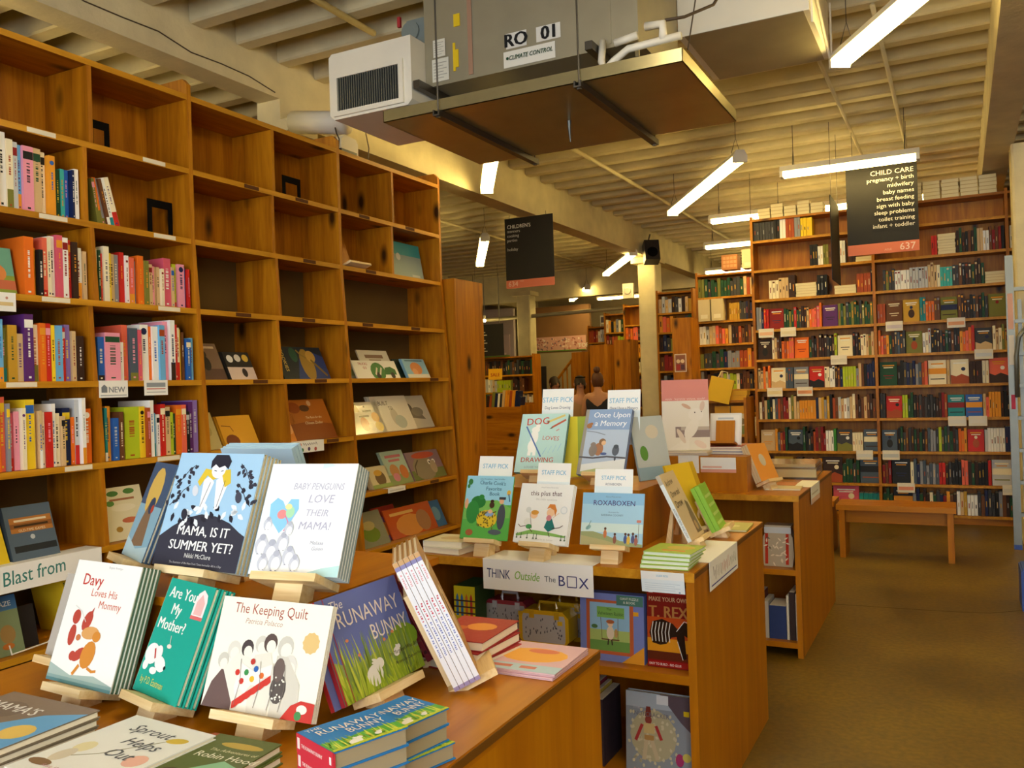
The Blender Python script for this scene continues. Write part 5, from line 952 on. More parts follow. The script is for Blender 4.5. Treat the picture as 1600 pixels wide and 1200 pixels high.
faceout('narrow displayed book with pink and orange dancing animals', 4.80, 5.06, S6, .235, '9cae98', simple('a4b8a4', [('r', 0, 0, 1, .3, '88945c'), ('e', .35, .40, .2, .2, 'b88048'), ('e', .75, .35, .18, .2, 'c06c30'), ('e', .35, .22, .15, .12, 'c87888'), ('r', .15, .8, .85, .88, 'b86a6c'), ('r', .25, .68, .75, .75, 'b86a6c')]), n=2, back=.06)
faceout('wide displayed book with a round-eyed grey armadillo', 5.08, 5.50, S6, .205, '8a6a70', simple('8a7078', [('r', 0, 0, 1, .35, '6a7840'), ('e', .42, .40, .34, .22, '8a8068'), ('l', [(.12, .2), (.16, .5), (.3, .7)], .03, '585040'), ('e', .62, .58, .05, .05, 'f0ece0'), ('e', .75, .58, .05, .05, 'f0ece0'), ('e', .62, .58, .02, .02, '201c18'), ('e', .75, .58, .02, .02, '201c18'), ('e', .70, .40, .1, .12, 'a8987c'), ('e', .5, .85, .35, .06, 'b84a34')]), n=2, mat='gloss')
faceout('grey-green displayed book with a frog shape, low shelf', 4.40, 4.72, S7, .225, '7c8068', simple('888c74', [('e', .5, .35, .28, .16, '6a8a28'), ('e', .5, .6, .2, .1, 'b0a870')]), back=.05, mat='gloss')
faceout('purple displayed book low behind the frog cover', 4.66, 4.90, S7, .16, '7c4870', simple('805078', [('e', .5, .5, .3, .2, 'd08038')]), back=.09)
faceout('shiny orange wrapped book on the low shelf', 4.78, 5.34, S7, .20, 'b8481c', simple('c0541f', [('e', .45, .35, .3, .14, 'd89040'), ('r', .1, .75, .6, .85, 'e0b060'), ('e', .75, .4, .15, .14, 'a87850')]), back=.07, mat='gloss')
faceout('red displayed book behind the shiny orange one', 4.74, 5.0, S7, .22, 'b03824', None, back=.13)
faceout('blue displayed book at the end of the low shelf', 5.30, 5.48, S7, .19, '3c6a94', simple('4070a0', [('e', .5, .5, .3, .3, '7098b0')]), back=.08)
faceout('turquoise and grey displayed book in the topmost end cubby', 5.08, 5.47, SH[2], .275, '8aa4a8', simple('98acac', [('r', 0, .66, 1, 1, '3c9aa4'), ('e', .25, .6, .07, .07, 'd8dcd8'), ('r', .62, .1, .88, .16, 'c0c8c4')]), 10, .10, .02)
faceout('lime book edge behind the turquoise and grey book', 5.14, 5.53, SH[2], .265, 'a8b830', None, 10, .145)
faceout('yellow dotted displayed book at the frame edge', 2.04, 2.155, S6, .19, 'd8b81c', simple('dcbc20', [('e', .5, .6, .12, .12, 'e0a868'), ('e', .6, .3, .12, .12, 'e8c890'), ('e', .3, .4, .1, .1, 'd89a50')]), 22, .05)
faceout('slate blue displayed book with brown title bands', 2.17, 2.375, S6, .225, '4c5c68', simple('506070', [('r', .08, .50, .97, .78, 'b07030'), ('r', .08, .58, .97, .67, '8a5424'), ('r', .18, .70, .86, .74, 'e0d0b0'), ('r', .16, .60, .88, .64, '3a2410'), ('r', .08, .14, .97, .26, '20242a'), ('e', .5, .40, .05, .05, 'b8bcc0')], [('OLD-TIME GAMES', .52, .515, .065, 'e0d0b0', 'C', .004)]), 18, .05, .03)
faceout('cream displayed book with strawberries and leaves', 2.62, 2.84, S6, .245, 'd8d0b0', simple('dcd4b4', [('e', .3, .88, .14, .06, '4a7a38'), ('e', .7, .9, .14, .06, '4a7a38'), ('e', .2, .7, .1, .06, '5a8a40'), ('e', .5, .6, .3, .08, 'e4dcc4'), ('e', .6, .35, .2, .06, 'c06848'), ('e', .3, .2, .08, .06, 'a88030'), ('r', .2, .74, .8, .78, 'a06848')]), 16, .06, .018)
faceout('orange-spined displayed maze book on the lowest visible shelf', 2.07, 2.195, S7, .235, '6a7a58', simple('7a8a68', [('r', 0, 0, .16, 1, 'c85420'), ('r', .16, .75, 1, 1, '4878a8'), ('e', .55, .35, .25, .3, '9a7a48'), ('e', .5, .15, .2, .1, 'b86a28')], [('MAZE', .24, .82, .12, 'e8ece8', 'L', .01)]), 16, .05, .03)
faceout('black displayed book behind the maze book', 2.18, 2.28, S7, .17, '201c20', None, 12, .09)
we = thing('wire_stand', 'white bent-wire book stand beside the maze book', 'stand', (xf(S7)-.02, 2.12, S7))
MB().tube([(0, 0, .01), (0, -.01, .05), (.0, .0, .012), (0, .15, .02), (0, .20, .055), (0, .20, .015)], .003, n=6).build('wire', 'white_paint', we)
# black metal bookends
def bookend(label, y, z, w, h):
    o = thing('bookend', label, 'bookend', (-3.56, y, z+.001), None, 'black metal bookends'); q = .028
    MB().box(0, 0, 0, .003, q, h).box(0, w-q, 0, .003, w, h).box(0, q, h-q*1.4, .003, w-q, h).build('upright', 'black_metal', o)
    MB().box(-.10, 0, 0, 0, w, .002).build('foot_plate', 'black_metal', o)
bookend('black arch-shaped bookend in an empty top cubby', 2.69, SH[1], .115, .155); bookend('tall black bookend beside the cream leaning books', 3.01, SH[2], .155, .195); bookend('black bookend in the middle bookcase upper cubby', 3.99, SH[1], .16, .155)
wz = thing('book_easel', 'bare wooden easel in an upper cubby of the last tall bookcase', 'easel', (-3.49, 4.46, SH[2]+.001), RX @ Matrix.Rotation(-.35, 3, 'X'))
MB().box(0, 0, .0, .10, .012, .26).build('back_plate', 'wood_z', wz); MB().box(-.02, -.08, .0, .20, 0, .014).build('ledge', 'pine_x', wz)

# ------------------------------------------------------------------ shelved books, right bookcases
STUFF = MB()
RI = [0]; RCAP = 180
ADULT = ['dark brown', 'dark brown', 'black', 'black', 'dark grey', 'brown', 'brown', 'dark red', 'navy', 'dark green', 'slate', 'rust', 'grey', 'olive', 'tan', 'cream', 'white', 'amber', 'gold']
MIX = {'dk': ['dark brown', 'black', 'dark grey', 'brown', 'dark green', 'black', 'dark brown'], 'mx': ADULT, 'or': ['orange', 'rust', 'amber', 'coral'], 'lt': ['white', 'cream', 'tan', 'light grey', 'lime'], 'rd': ['dark red', 'dark red', 'rust', 'brown'], 'gr': ['dark green', 'dark green', 'olive', 'dark grey'], 'li': ['olive', 'cream', 'tan', 'gold'], 'bl': ['navy', 'slate', 'dark grey', 'grey'], 'pk': ['coral', 'rose', 'tan', 'orange'], 'br': ['brown', 'dark brown', 'rust', 'tan']}
def right_row(x0, x1, z, spec, where, seed, y=YR, single=True, maxh=.295):
    R = random.Random(seed); toks = []
    for s in spec.split():
        k, v = s.split('*') if '*' in s else (s, '1'); toks.append((k, float(v)))
    wd = {'F': .16, 'S': .17, '_': .1}
    n = [(k, v, wd.get(k[0], .026)*v if not k[0] in 'FS' else wd[k[0]]) for k, v in toks]
    tot = sum(a[2] for a in n); f = (x1-x0)/tot; x = x0; idx = 0
    seen = set(); npile = 0
    for k, v, w in n:
        w *= f
        if k[0] == '_': x += w; continue
        if k[0] == 'F':                       # cover-forward
            c = k[1:].replace('-', ' '); h = min(w*1.42, maxh-.03); c2 = R.choice(['cream', 'amber', 'white', 'dark red', 'navy', 'black'])
            q = R.choice(['band', 'figure', 'land', 'plain']); c3 = R.choice(['dark brown', 'black', 'olive', 'rust', 'tan'])
            art = {'band': [('r', 0, .42, 1, .66, hexof(c2)), ('r', .1, .2, .9, .24, hexof(c3))], 'figure': [('e', .5, .36, .2, .3, hexof(c3)), ('e', .5, .64, .1, .11, hexof(c2))], 'land': [('p', [(0, 0), (1, 0), (1, .28), (.6, .4), (.3, .3), (0, .38)], hexof(c3)), ('e', .7, .6, .12, .12, hexof(c2))], 'plain': [('r', .2, .4, .8, .44, hexof(c2)), ('r', .3, .3, .7, .33, hexof(c2))]}[q]
            dr = simple(hexof(c), art+[('r', .15, .82, .85, .87, hexof(R.choice(['white', 'cream', 'amber']))), ('r', .22, .74, .78, .78, hexof(R.choice(['white', 'cream', 'amber'])))])
            picture_book('novel', '%s cover facing out%s, %s' % (c, '' if c not in seen else ' nearer right', where), (x+.006, y+.035, z+.001), pose(0, 6), w-.012, h, .022, hexof(c), hexof(c), dr, 'cover-forward books at aisle end'); seen.add(c)
        elif k[0] == 'S':                     # pages-out pile
            nb = int(v); zz = z+.001; npile += 1
            for j in range(nb):
                tk = R.uniform(.024, .034); o = MB().box(.002, 0, .002, w-.012, .2, tk-.002, 'e6dab4').box(0, .002, 0, w-.010, .2, .002, 'd8c8a0').box(0, .002, tk-.002, w-.010, .2, tk, R.choice(['d8c8a0', 'c8a878', 'b89860'])).build('novel', 'paper')
                o.location = (x+.004+R.uniform(-.004, .004), y+.02, zz); zz += tk+.0005
                tag(o, '%s book from below, %s pages-out pile, %s' % (nth(j), nth(npile-1), where), 'book', 'pages-out book piles')
        else:
            cs = MIX.get(k) or [k.replace('-', ' ')]; m = max(1, int(round(v))); t = w/m
            same = k not in MIX; h0 = R.uniform(.19, .25)
            for j in range(m):
                c = R.choice(cs); h = (h0 if same else R.uniform(.185, .255)); h = min(h, maxh-.03); tt = t*R.uniform(.86, .98)
                if single and RI[0] < RCAP:
                    m_ = spine_mesh(tt, h, .15, c, soft=True)
                    lc = R.choice(['tan', 'grey', 'gold', 'cream', 'rust', 'amber']) if c not in LIGHT else R.choice(['black', 'dark red', 'navy', 'brown'])
                    a = R.uniform(.25, .45); m_.box(tt*.36, -.0006, h*a, tt*.64, 0, h*(a+R.uniform(.12, .4)), lc)
                    if R.random() < .4: m_.box(tt*.15, -.0006, h*.85, tt*.85, 0, h*.93, lc)
                    o = m_.build('novel', 'print'); o.location = (x, y+.025+R.uniform(0, .012), z+.001)
                    tag(o, '%s spine, %s upright from left, %s' % (c, nth(idx), where), 'book', 'upright books at aisle end'); RI[0] += 1
                else:
                    M = Matrix.Translation((x, y+.025+R.uniform(0, .012), z+.001)); q = spine_mesh(tt, h, .15, c, soft=True)
                    o_ = len(STUFF.v); STUFF.v += [tuple(M @ Vector(p)) for p in q.v]; STUFF.f += [tuple(i+o_ for i in fc) for fc in q.f]; STUFF.c += q.c
                    if R.random() < .8: STUFF.box(tt*.36, -.0006, h*.35, tt*.64, 0, h*R.uniform(.5, .7), R.choice(['tan', 'grey', 'gold', 'black', 'rust']), M)
                idx += 1; x += t
            continue
        x += w
A = 'bookcase left of CHILD CARE'; B = 'bookcase under CHILD CARE'
rowsA = [('dark-grey*7 black*2 white*2 rust*3 grey*2 yellow*4 _*5', 'top shelf'), ('_*5.5 black*3 white*2 olive*2 brown*1 orange*2 dark-grey*1 white*2 _*.4 dark-brown*2 S*2', 'second shelf'),
         ('_*1.1 cream*3 tan*3 dark-brown*2 S*5 black*3 _*.5 S*3 rust*4 black*1', 'third shelf'), ('bl*3 red*2 Fdark-red gr*4 red*1 dk*4 pk*6 Fpurple gr*14', 'fourth shelf'),
         ('Fdark-brown li*2 dk*2 or*5 Forange dk*10 lime*1 Fcream dk*3 li*5 brown*1', 'fifth shelf'), ('pk*5 Fcream slate*3 Fgrey Fred cream*2 mx*5 lime*5 mx*8', 'sixth shelf'),
         ('mx*8 rd*3 li*4 amber*6 mx*8 lt*6 br*8', 'seventh shelf'), ('Ftan mx*5 Fslate dk*4 rd*5 white*3 green*1 Fdark-grey cream*4 Fslate', 'eighth shelf'), ('white*4 Fmustard dk*4 mx*5 Fdark-brown gr*5 Fslate', 'ninth shelf'), ('mx*6 lt*4 red*3 mx*4 Frose teal*5', 'bottom shelf')]
rowsB = [None, ('_*5.2 red*2 S*7 dk*7 tan*2 white*2 rd*4 black*1', 'second shelf'), ('_*.6 gr*4 white*5 light-grey*6 br*3 cream*1 turquoise*4 gr*1 dk*9 S*4', 'third shelf'), ('rust*3 Fbrown Fgold teal*2 orange*3 dk*2 Folive dk*8 gr*2 Folive', 'fourth shelf'),
         ('or*4 dk*2 bl*4 Folive lt*3 dk*10 or*4 red*1 Fdark-grey lt*2 li*3', 'fifth shelf'), ('Fdark-green dk*3 bl*5 or*2 Fcream tan*1 Fcream dark-brown*4 cream*2 Fcoral', 'sixth shelf'),
         ('dk*2 Fred lime*2 gr*2 dk*10 rd*2 Fteal Fblue pk*2 amber*4 dk*3', 'seventh shelf'), ('Fslate dk*11 bl*4 lime*1 dk*6 or*3 Fred lt*1 white*6 navy*2', 'eighth shelf'), ('rd*3 Fblack cream*1 bl*8 red*2 dk*5 or*2 dk*6 red*1 Flight-grey', 'ninth shelf'), ('gr*3 Fblack mx*16 white*3 mx*10', 'bottom shelf')]
order = [3, 4, 2, 5, 1, 0, 6, 7, 8, 9]
for r in order:
    if rowsA[r]: right_row(RB[0][0]+.035, RB[0][1]-.008, RZ[r], rowsA[r][0], rowsA[r][1]+' of the '+A, 100+r)
    if rowsB[r]: right_row(RB[1][0]+.008, RB[1][1]-.035, RZ[r], rowsB[r][0], rowsB[r][1]+' of the '+B, 200+r)
for r in range(1, 10): right_row(RB[2][0]+.01, RB[2][0]+.32, RZ[r], 'mx*12', '', 300+r, single=False)
# flat stacks on top of the bookcases
R = random.Random(77); wk = 0
for bi, (x0, x1, nst, nh, wh) in enumerate(((-1.90, -1.22, 5, 3, A), (-.44, .38, 5, 5, B))):
    for s in range(nst):
        w_ = (x1-x0)/nst; zz = 3.2365
        for j in range(nh+(s % 2 if bi == 0 else 0)):
            tk = .036; o = MB().box(.002, .001, .003, w_-.012, .2, tk-.003, 'e8dcb4').box(0, 0, 0, w_-.01, .2, .003, 'c8b484').box(0, 0, tk-.003, w_-.01, .2, tk, 'd0bc8c').build('novel', 'paper')
            o.location = (x0+s*w_+R.uniform(-.003, .003), YR+.02, zz); zz += tk+.0006
            tag(o, '%s book up, %s pile, on top of the %s' % (nth(j), nth(s), wh), 'book', 'flat books on top of the bookcases')
# shelf-talker cards
for k, (x, r, lb, c) in enumerate(((-1.93, 3, 'orange-edged', 'e8b898'), (-1.70, 3, 'cream', 'e8dcc0'), (-.66, 3, 'lilac-edged', 'd8ccd4'), (-.10, 3, 'orange-striped', 'e8a880'), (.13, 4, 'blue-lettered', 'd8dce4'), (-1.86, 5, 'tall cream', 'ecd8a8'), (-1.55, 5, 'orange-bordered', 'e8a070'), (-.12, 6, 'plain white', 'e8e4dc'), (.06, 6, 'white paired', 'ece8e0'), (-.98, 7, 'grey-lettered', 'dcdcdc'), (-.73, 7, 'NEW-lettered', 'c8ccd0'), (-.60, 8, 'red-bordered', 'e89880'), (.33, 8, 'white small', 'dcd8d0'), (-1.2, 4, 'narrow white', 'e0d8c8'))):
    z = RZ[r]; o = MB().box(0, 0, -.085, .16, .001, .012, 'ece4d4').box(.01, -.0006, -.06, .15, 0, -.025, c).build('shelf_card', 'paper'); o.location = (x, YR-.004, z)
    tag(o, '%s card hanging from the %s shelf of the %s' % (lb, nth(r), A if x < -.745 else B), 'card', 'shelf cards on the aisle-end bookcases')

# ------------------------------------------------------------------ books on the cases further back (beyond what can be told apart)
for i, (x0, x1, y, zs) in enumerate(((-3.01, -2.30, 11.2, [2.58, 2.27, 1.97, 1.66, 1.38, 1.08, .78]), (-3.87, -3.38, 12.2, [2.50, 2.22, 1.94, 1.66, 1.36, 1.06]), (-5.21, -4.81, 14.5, [2.24, 1.96, 1.68, 1.38, 1.08]), (-5.77, -5.33, 15.0, [2.44, 2.16, 1.88, 1.60, 1.30]), (-6.31, -5.95, 15.5, [2.30, 2.02, 1.74, 1.46]), (-7.22, -6.13, 12.6, [1.70, 1.42, 1.14, .86, .56]))):
    for r, z in enumerate(zs):
        sp = ['gr*14 br*3', 'dk*4 li*4 bl*4 mx*4', 'lt*5 or*4 br*8', 'gr*6 bl*4 or*4', 'mx*6 lt*6 dk*5'][(r+i) % 5] if x1-x0 > .6 else ['mx*6 or*4', 'lt*4 mx*6', 'or*5 dk*4', 'mx*9', 'rd*4 lt*4'][(r+i) % 5]
        if i == 0 and r == 1: sp = '_*3.9 gold*5 bl*4 mx*3'
        if i == 5: sp = ['dk*26', 'lt*10 lime*6 mx*6 _*1', 'mx*20 lt*6', 'gr*8 mx*14', 'dk*24'][r]
        right_row(x0, x1, z, sp, '', 400+i*20+r, y, False, .27)
bo = STUFF.build('shelved_books', 'matte'); tag(bo, 'many small book spines packed on the farther and lower shelves', 'books', kind='stuff')
# beige file boxes and boxed sets on the rear bookcase
for k, (x, z, w, h, c, lb) in enumerate(((-3.0, 2.272, .15, .28, 'cfc09a', 'beige file box, left of two, on the rear bookcase'), (-2.83, 2.272, .15, .28, 'cfc09a', 'beige file box, right of two, on the rear bookcase'), (-2.42, 2.912, .19, .24, 'd8ccaa', 'beige carton on top of the rear bookcase'), (-2.68, 2.912, .20, .19, 'c08050', 'orange printed carton on top of the rear bookcase'))):
    o = thing('file_box', lb, 'box', (x, 11.16, z)); MB().box(0, 0, 0, w, .2, h, c).build('carton', 'matte', o)
    if k < 3: MB().box(.03, -.001, h*.12, w-.03, 0, h*.3, 'e4dcc4').build('box_label', 'paper', o)
    else: [MB().box(.02+.045*i, -.001, .03+.05*j, .055+.045*i, 0, .065+.05*j, 'd8a070').build('printed_patch', 'print', o) for i in range(4) for j in range(3)]
# ------------------------------------------------------------------ hanging signs
def hang_sign(label, loc, rot, w, h, draw, zwire, band=.115):
    r = thing('hanging_sign', label, 'sign', loc, rot)
    MB().box(0, 0, 0, w, .006, h, '242220').build('board', 'matte', r)
    MB().box(0, -.001, 0, w, 0, h*band, 'd87a5e').build('number_band', 'matte', r)
    p = Pr(w, h, -.0012, .0006); draw(p); p.mb.build('lettering', 'matte', r)
    for x in (w*.10, w*.86): MB().tube([(x, .003, h), (x, .003, zwire)], .0025, n=5).build('wire', 'steel', r)
    return r
def d_634(p):
    p.text("CHILDREN'S", .05, .855, .075, 'e8e4dc', 'L', .006, sx=.92)
    for t, v in (('manners', .795), ('cooking', .73), ('parties', .665), ('holiday', .535)): p.text(t, .05, v, .06, 'c8c4bc', 'L', .003)
    p.text('634', .05, .025, .105, 'e8c0b0', 'L', .004).text('AISLE', .30, .085, .025, 'e8c0b0', 'L')
def d_637(p):
    p.text('CHILD CARE', .95, .845, .072, 'f0ece0', 'R', .004, sx=1.05)
    for i, t in enumerate(('pregnancy + birth', 'midwifery', 'baby names', 'breast feeding', 'sign with baby', 'sleep problems', 'toilet training', 'infant + toddler')): p.text(t, .95, .775-.072*i, .062, 'e8e4d8', 'R', .003, sx=1.05)
    p.text('637', .95, .02, .105, 'f0d8cc', 'R', .006).text('AISLE', .62, .025, .03, 'e8c0b0', 'R')
hang_sign("black hanging sign headed CHILDREN'S with number 634", (-4.545, 8.75, 2.615), pose(0, 0), .60, .79, d_634, .83)
hang_sign('black hanging sign headed CHILD CARE with number 637', (-.91, 8.8, 2.635), pose(0, 0), .615, .865, d_637, 1.2)
def d_dim(p):
    for i in range(5): p.rect(.1, .85-.09*i, .5+.07*(i % 3), .88-.09*i, 'a89878')
hang_sign('hanging sign seen almost edge-on before the tall bookcases', (-1.005, 8.95, 2.38), pose(-90, 0), .62, .77, lambda p: None, 1.45)
hang_sign('dark hanging sign seen at a slant beside the rear bookcase', (-2.10, 10.2, 2.28), pose(-78, 0), .50, .62, d_dim, 1.5, .16)

# ------------------------------------------------------------------ bench, ladder, bin
def bench(label, x0, x1, y0, y1, h):
    t = thing('bench', label, 'bench', (x0, y0, 0), group='low wooden benches'); O = (x0, y0, 0)
    MB().box(x0, y0, h-.045, x1, y1, h).build('seat', 'ply_x', t, O)
    for a, b in ((x0+.02, x0+.065), (x1-.065, x1-.02)): MB().box(a, y0+.02, 0, b, y1-.02, h-.045).build('leg_panel', 'ply_z', t, O)
    MB().box(x0+.065, y0+.12, h-.16, x1-.065, y0+.14, h-.045).build('stretcher', 'ply_x', t, O)
bench('low wooden bench in front of the tall aisle-end bookcases', -.95, -.06, 7.62, 7.98, .44)
bench('low wooden bench mostly hidden behind the third table', -1.90, -.985, 7.80, 8.15, .44)
ld = thing('step_ladder', 'aluminium rolling step ladder with curved handrail by the column', 'ladder', (.34, 8.3, 0)); O = (.34, 8.3, 0)
for x in (.36, .80):
    MB().box(x, 8.40, .04, x+.06, 8.435, 2.47).build('rail', 'alu', ld, O)
    MB().box(x, 8.40, 0, x+.06, 8.44, .04).build('foot', 'blue_plastic', ld, O)
    MB().box(x+.085, 8.44, .04, x+.115, 8.47, 2.1).build('rear_leg', 'alu', ld, O)
    MB().box(x+.085, 8.44, 0, x+.115, 8.48, .04).build('foot', 'blue_plastic', ld, O)
for k in range(8): MB().box(.42, 8.38, .28+.27*k, .83, 8.46, .31+.27*k).build('tread', 'alu', ld, O)
MB().tube([(.42, 8.38, 1.28), (.42, 8.36, 1.62), (.44, 8.34, 1.78), (.50, 8.33, 1.86)], .018, n=10).build('handrail', 'alu', ld, O, True)
[MB().box(*q).build('warning_sticker', 'print', ld, O) for q in ((.37, 8.398, 1.55, .41, 8.40, 1.80, 'd8d0c4'), (.37, 8.398, 1.85, .41, 8.40, 2.15, 'd0a090'), (.375, 8.398, 1.18, .405, 8.40, 1.30, 'b02c48'))]
tag(MB().box(.30, 6.25, .001, .62, 6.55, .25).box(.31, 6.26, .25, .61, 6.54, .26).build('bin', 'blue_plastic'), 'blue plastic bin at the right edge of the floor', 'bin')
tag(MB().box(.56, 8.58, 2.02, .60, 8.62, 2.28).build('alarm_box', 'red_plastic'), 'small red box fixed to the right-hand column', 'box')
# loudspeaker on the beam by the column
sp = thing('loudspeaker', 'black loudspeaker hanging on the beam by the pale column', 'speaker', (-4.06, 12.55, 3.45), Matrix.Rotation(.5, 3, 'Z') @ Matrix.Rotation(-.3, 3, 'X'))
MB().box(-.11, -.1, -.16, .11, .1, .16).build('cabinet', 'dark_plastic', sp); MB().lathe([(.001, 0), (.07, .0), (.08, .01)], (0, 0, 0), 16, M=Matrix.Translation((0, -.102, -.04)) @ Matrix.Rotation(PI/2, 4, 'X')).build('cone', 'black_metal', sp)
MB().tube([(0, .1, .05), (.0, .2, .25), (.05, .2, .4)], .012, n=8).build('bracket', 'steel', sp)
ex = thing('exit_light', 'small white emergency light on the ceiling by the column', 'light', (-4.75, 13.4, 3.0)); MB().box(-.09, 0, -.12, .09, .06, .12).build('case', 'white_paint', ex); MB().lathe([(.001, .02), (.05, .02), (.06, 0)], (0, 0, 0), 14, M=Matrix.Translation((0, -.0, 0)) @ Matrix.Rotation(PI/2, 4, 'X')).build('lens', 'pvc', ex)

# ------------------------------------------------------------------ far end of the shop
struct('wall_1', MB().box(-9.0, 18.0, 0, -7.55, 18.1, 2.25), 'wall_far')
struct('wall_2', MB().box(-9.0, 18.5, 2.2, -7.5, 18.6, 3.35), 'wall_brown'); struct('wall_3', MB().box(-11.2, 17.6, 1.9, -9.0, 17.7, 3.3), 'wall_lilac')
mu = thing('mural_panel', 'pink patterned picture panel above the stair wall', 'mural', (-8.95, 18.478, 2.30)); 
MB().box(0, 0, 0, 1.35, .02, .34, 'd8a8a0').build('panel', 'matte', mu)
p = Pr(1.35, .34, 0, .001); R = random.Random(6)
for c in ('e8c8bc', 'c88078', 'f0e0d8', 'a86860', '8a7080'): p.many([leafpoly(R.uniform(.02, .93), R.uniform(.1, .85), R.uniform(.02, .05), R.uniform(.01, .03), R.uniform(0, .4), 3) for _ in range(22)], c)
p.rect(0, 0, 1, .07, '6a9a3c').text('TOP', .86, .2, .4, 'e8e4e0', 'L', .02); p.mb.build('mural_print', 'matte', mu)
ml = thing('mural_panel', 'lilac picture panel left of the stair wall', 'mural', (-10.4, 17.578, 2.2)); MB().box(0, 0, 0, 1.3, .02, .5, 'b8a4ac').build('panel', 'matte', ml)
p = Pr(1.3, .5, 0, .001); [p.many([leafpoly(R.uniform(.05, .9), R.uniform(.05, .6), .05, .03, R.uniform(0, 1), 2) for _ in range(16)], c) for c in ('d8b0a8', '8a7480', 'e0d0cc')]; p.rect(0, 0, 1, .06, '6a9a3c'); p.mb.build('mural_print', 'matte', ml)
st = thing('staircase', 'dark stair rail with slanting balusters by the stair wall', 'stairs', (-8.1, 17.2, 0))
MB().tube([(-8.45, 17.4, .95), (-7.45, 17.4, 2.1)], .03, n=8).build('handrail', 'wood_x', st, (-8.1, 17.2, 0))
for k in range(9): x = -8.4+.11*k; MB().box(x, 17.385, .2+1.15*.11*k, x+.025, 17.415, .98+1.15*.11*k).build('baluster', 'wood_z', st, (-8.1, 17.2, 0))
for k in range(8): MB().box(-8.5+.14*k, 17.45, 0, -8.36+.14*k, 17.99, .17*(k+1)).build('step', 'wall_brown', st, (-8.1, 17.2, 0))
hs = thing('door_panel', 'narrow dark doorway panel on the stair wall', 'panel', (-8.55, 17.96, 1.2)); MB().box(0, 0, 0, .16, .03, .75).build('leaf', 'dark_plastic', hs)
mn = hang_sign('black menu board above the wide far bookcase', (-7.14, 12.5, 2.02), pose(0, 0), .56, .52, lambda p: [p.rect(.08, .82-.085*i, .34+.06*(i % 3), .85-.085*i, 'c8c0b0') or p.rect(.72-.03*(i % 2), .82-.085*i, .92, .85-.085*i, 'c8c0b0') for i in range(9)], 1.5, .001)
tag(MB().box(-7.26, 12.52, 2.02, -7.16, 12.53, 2.55, 'd88068').build('orange_strip', 'matte'), 'salmon strip board left of the black menu board', 'board')
for x, lb in ((-6.5, 'bright yellow SALE sign over the far book bin'), (-6.95, 'dull yellow SALE sign farther left')):
    c = card(lb, (x, 11.8, 1.62 if x > -6.6 else 1.60), pose(0, 5), .24, .17, lambda p: p.rect(0, 0, 1, 1, 'e8b020').text('SALE', .5, .30, .46, 'b84a18', 'C', .02), 'sign', 'sale_sign')
bn = thing('book_bin', 'low wooden bin filled with slanting bargain books', 'bin', (-6.9, 11.7, 0)); O = (-6.9, 11.7, 0)
MB().box(-6.9, 11.7, 0, -5.9, 11.72, 1.2).build('front_panel', 'wood_x', bn, O); MB().box(-6.9, 12.2, 0, -5.9, 12.22, 1.25).build('rear_panel', 'wood_x', bn, O)
for x in (-6.9, -5.92): MB().box(x, 11.72, 0, x+.02, 12.2, 1.22).build('side_panel', 'wood_z', bn, O)
MB().box(-6.88, 11.72, 1.08, -5.92, 12.2, 1.10).build('shelf', 'wood_x', bn, O)
x = -6.86; k = 0
while x < -5.98:
    c = R.choice(ADULT); tt = R.uniform(.03, .05); h = R.uniform(.24, .36)
    spine_book('%s bargain book, %s from left in the bin' % (c, nth(k)), x, 11.80, 1.102, tt, h, .16, c, Matrix.Rotation(0, 3, 'Z'), R, .12, 'bargain books in the bin', False, 'novel'); x += tt+.006; k += 1
tg = tag(MB().tube([(-11.5, 16.0, 2.88), (-5.0, 16.0, 2.98)], .04, n=10).build('pipe', 'galv_dull', smooth=True), 'long horizontal pipe crossing the far end of the shop', 'pipe')
for k, (x, z) in enumerate(((-9.0, 2.88), (-8.75, 2.90), (-8.4, 2.64))):
    b = thing('spot_lamp', ['small left spot bulb below the far pipe', 'small right spot bulb below the far pipe', 'larger low spot bulb below the far pipe'][k], 'lamp', (x, 15.8, z)); r_ = .035 if k < 2 else .07
    MB().lathe([(.002, -r_), (r_*.7, -r_*.7), (r_, 0), (r_*.7, r_*.7), (.002, r_)], (0, 0, 0), 12).build('bulb', 'tube_warm', b, smooth=True); MB().lathe([(.02, r_*.7), (.025, r_+.07), (.002, r_+.08)], (0, 0, 0), 10).build('socket', 'white_paint', b); MB().tube([(0, 0, r_+.08), (0, 0, 4.15-z)], .006, n=6).build('stem', 'steel', b)
pg = card('small white notice on the far back wall', (-7.9, 20.18, 2.85), pose(0, 0), .22, .35, lambda p: p.rect(.1, .5, .9, .9, '605870').rect(.1, .1, .9, .4, 'b0a8a0'), 'notice', 'notice')
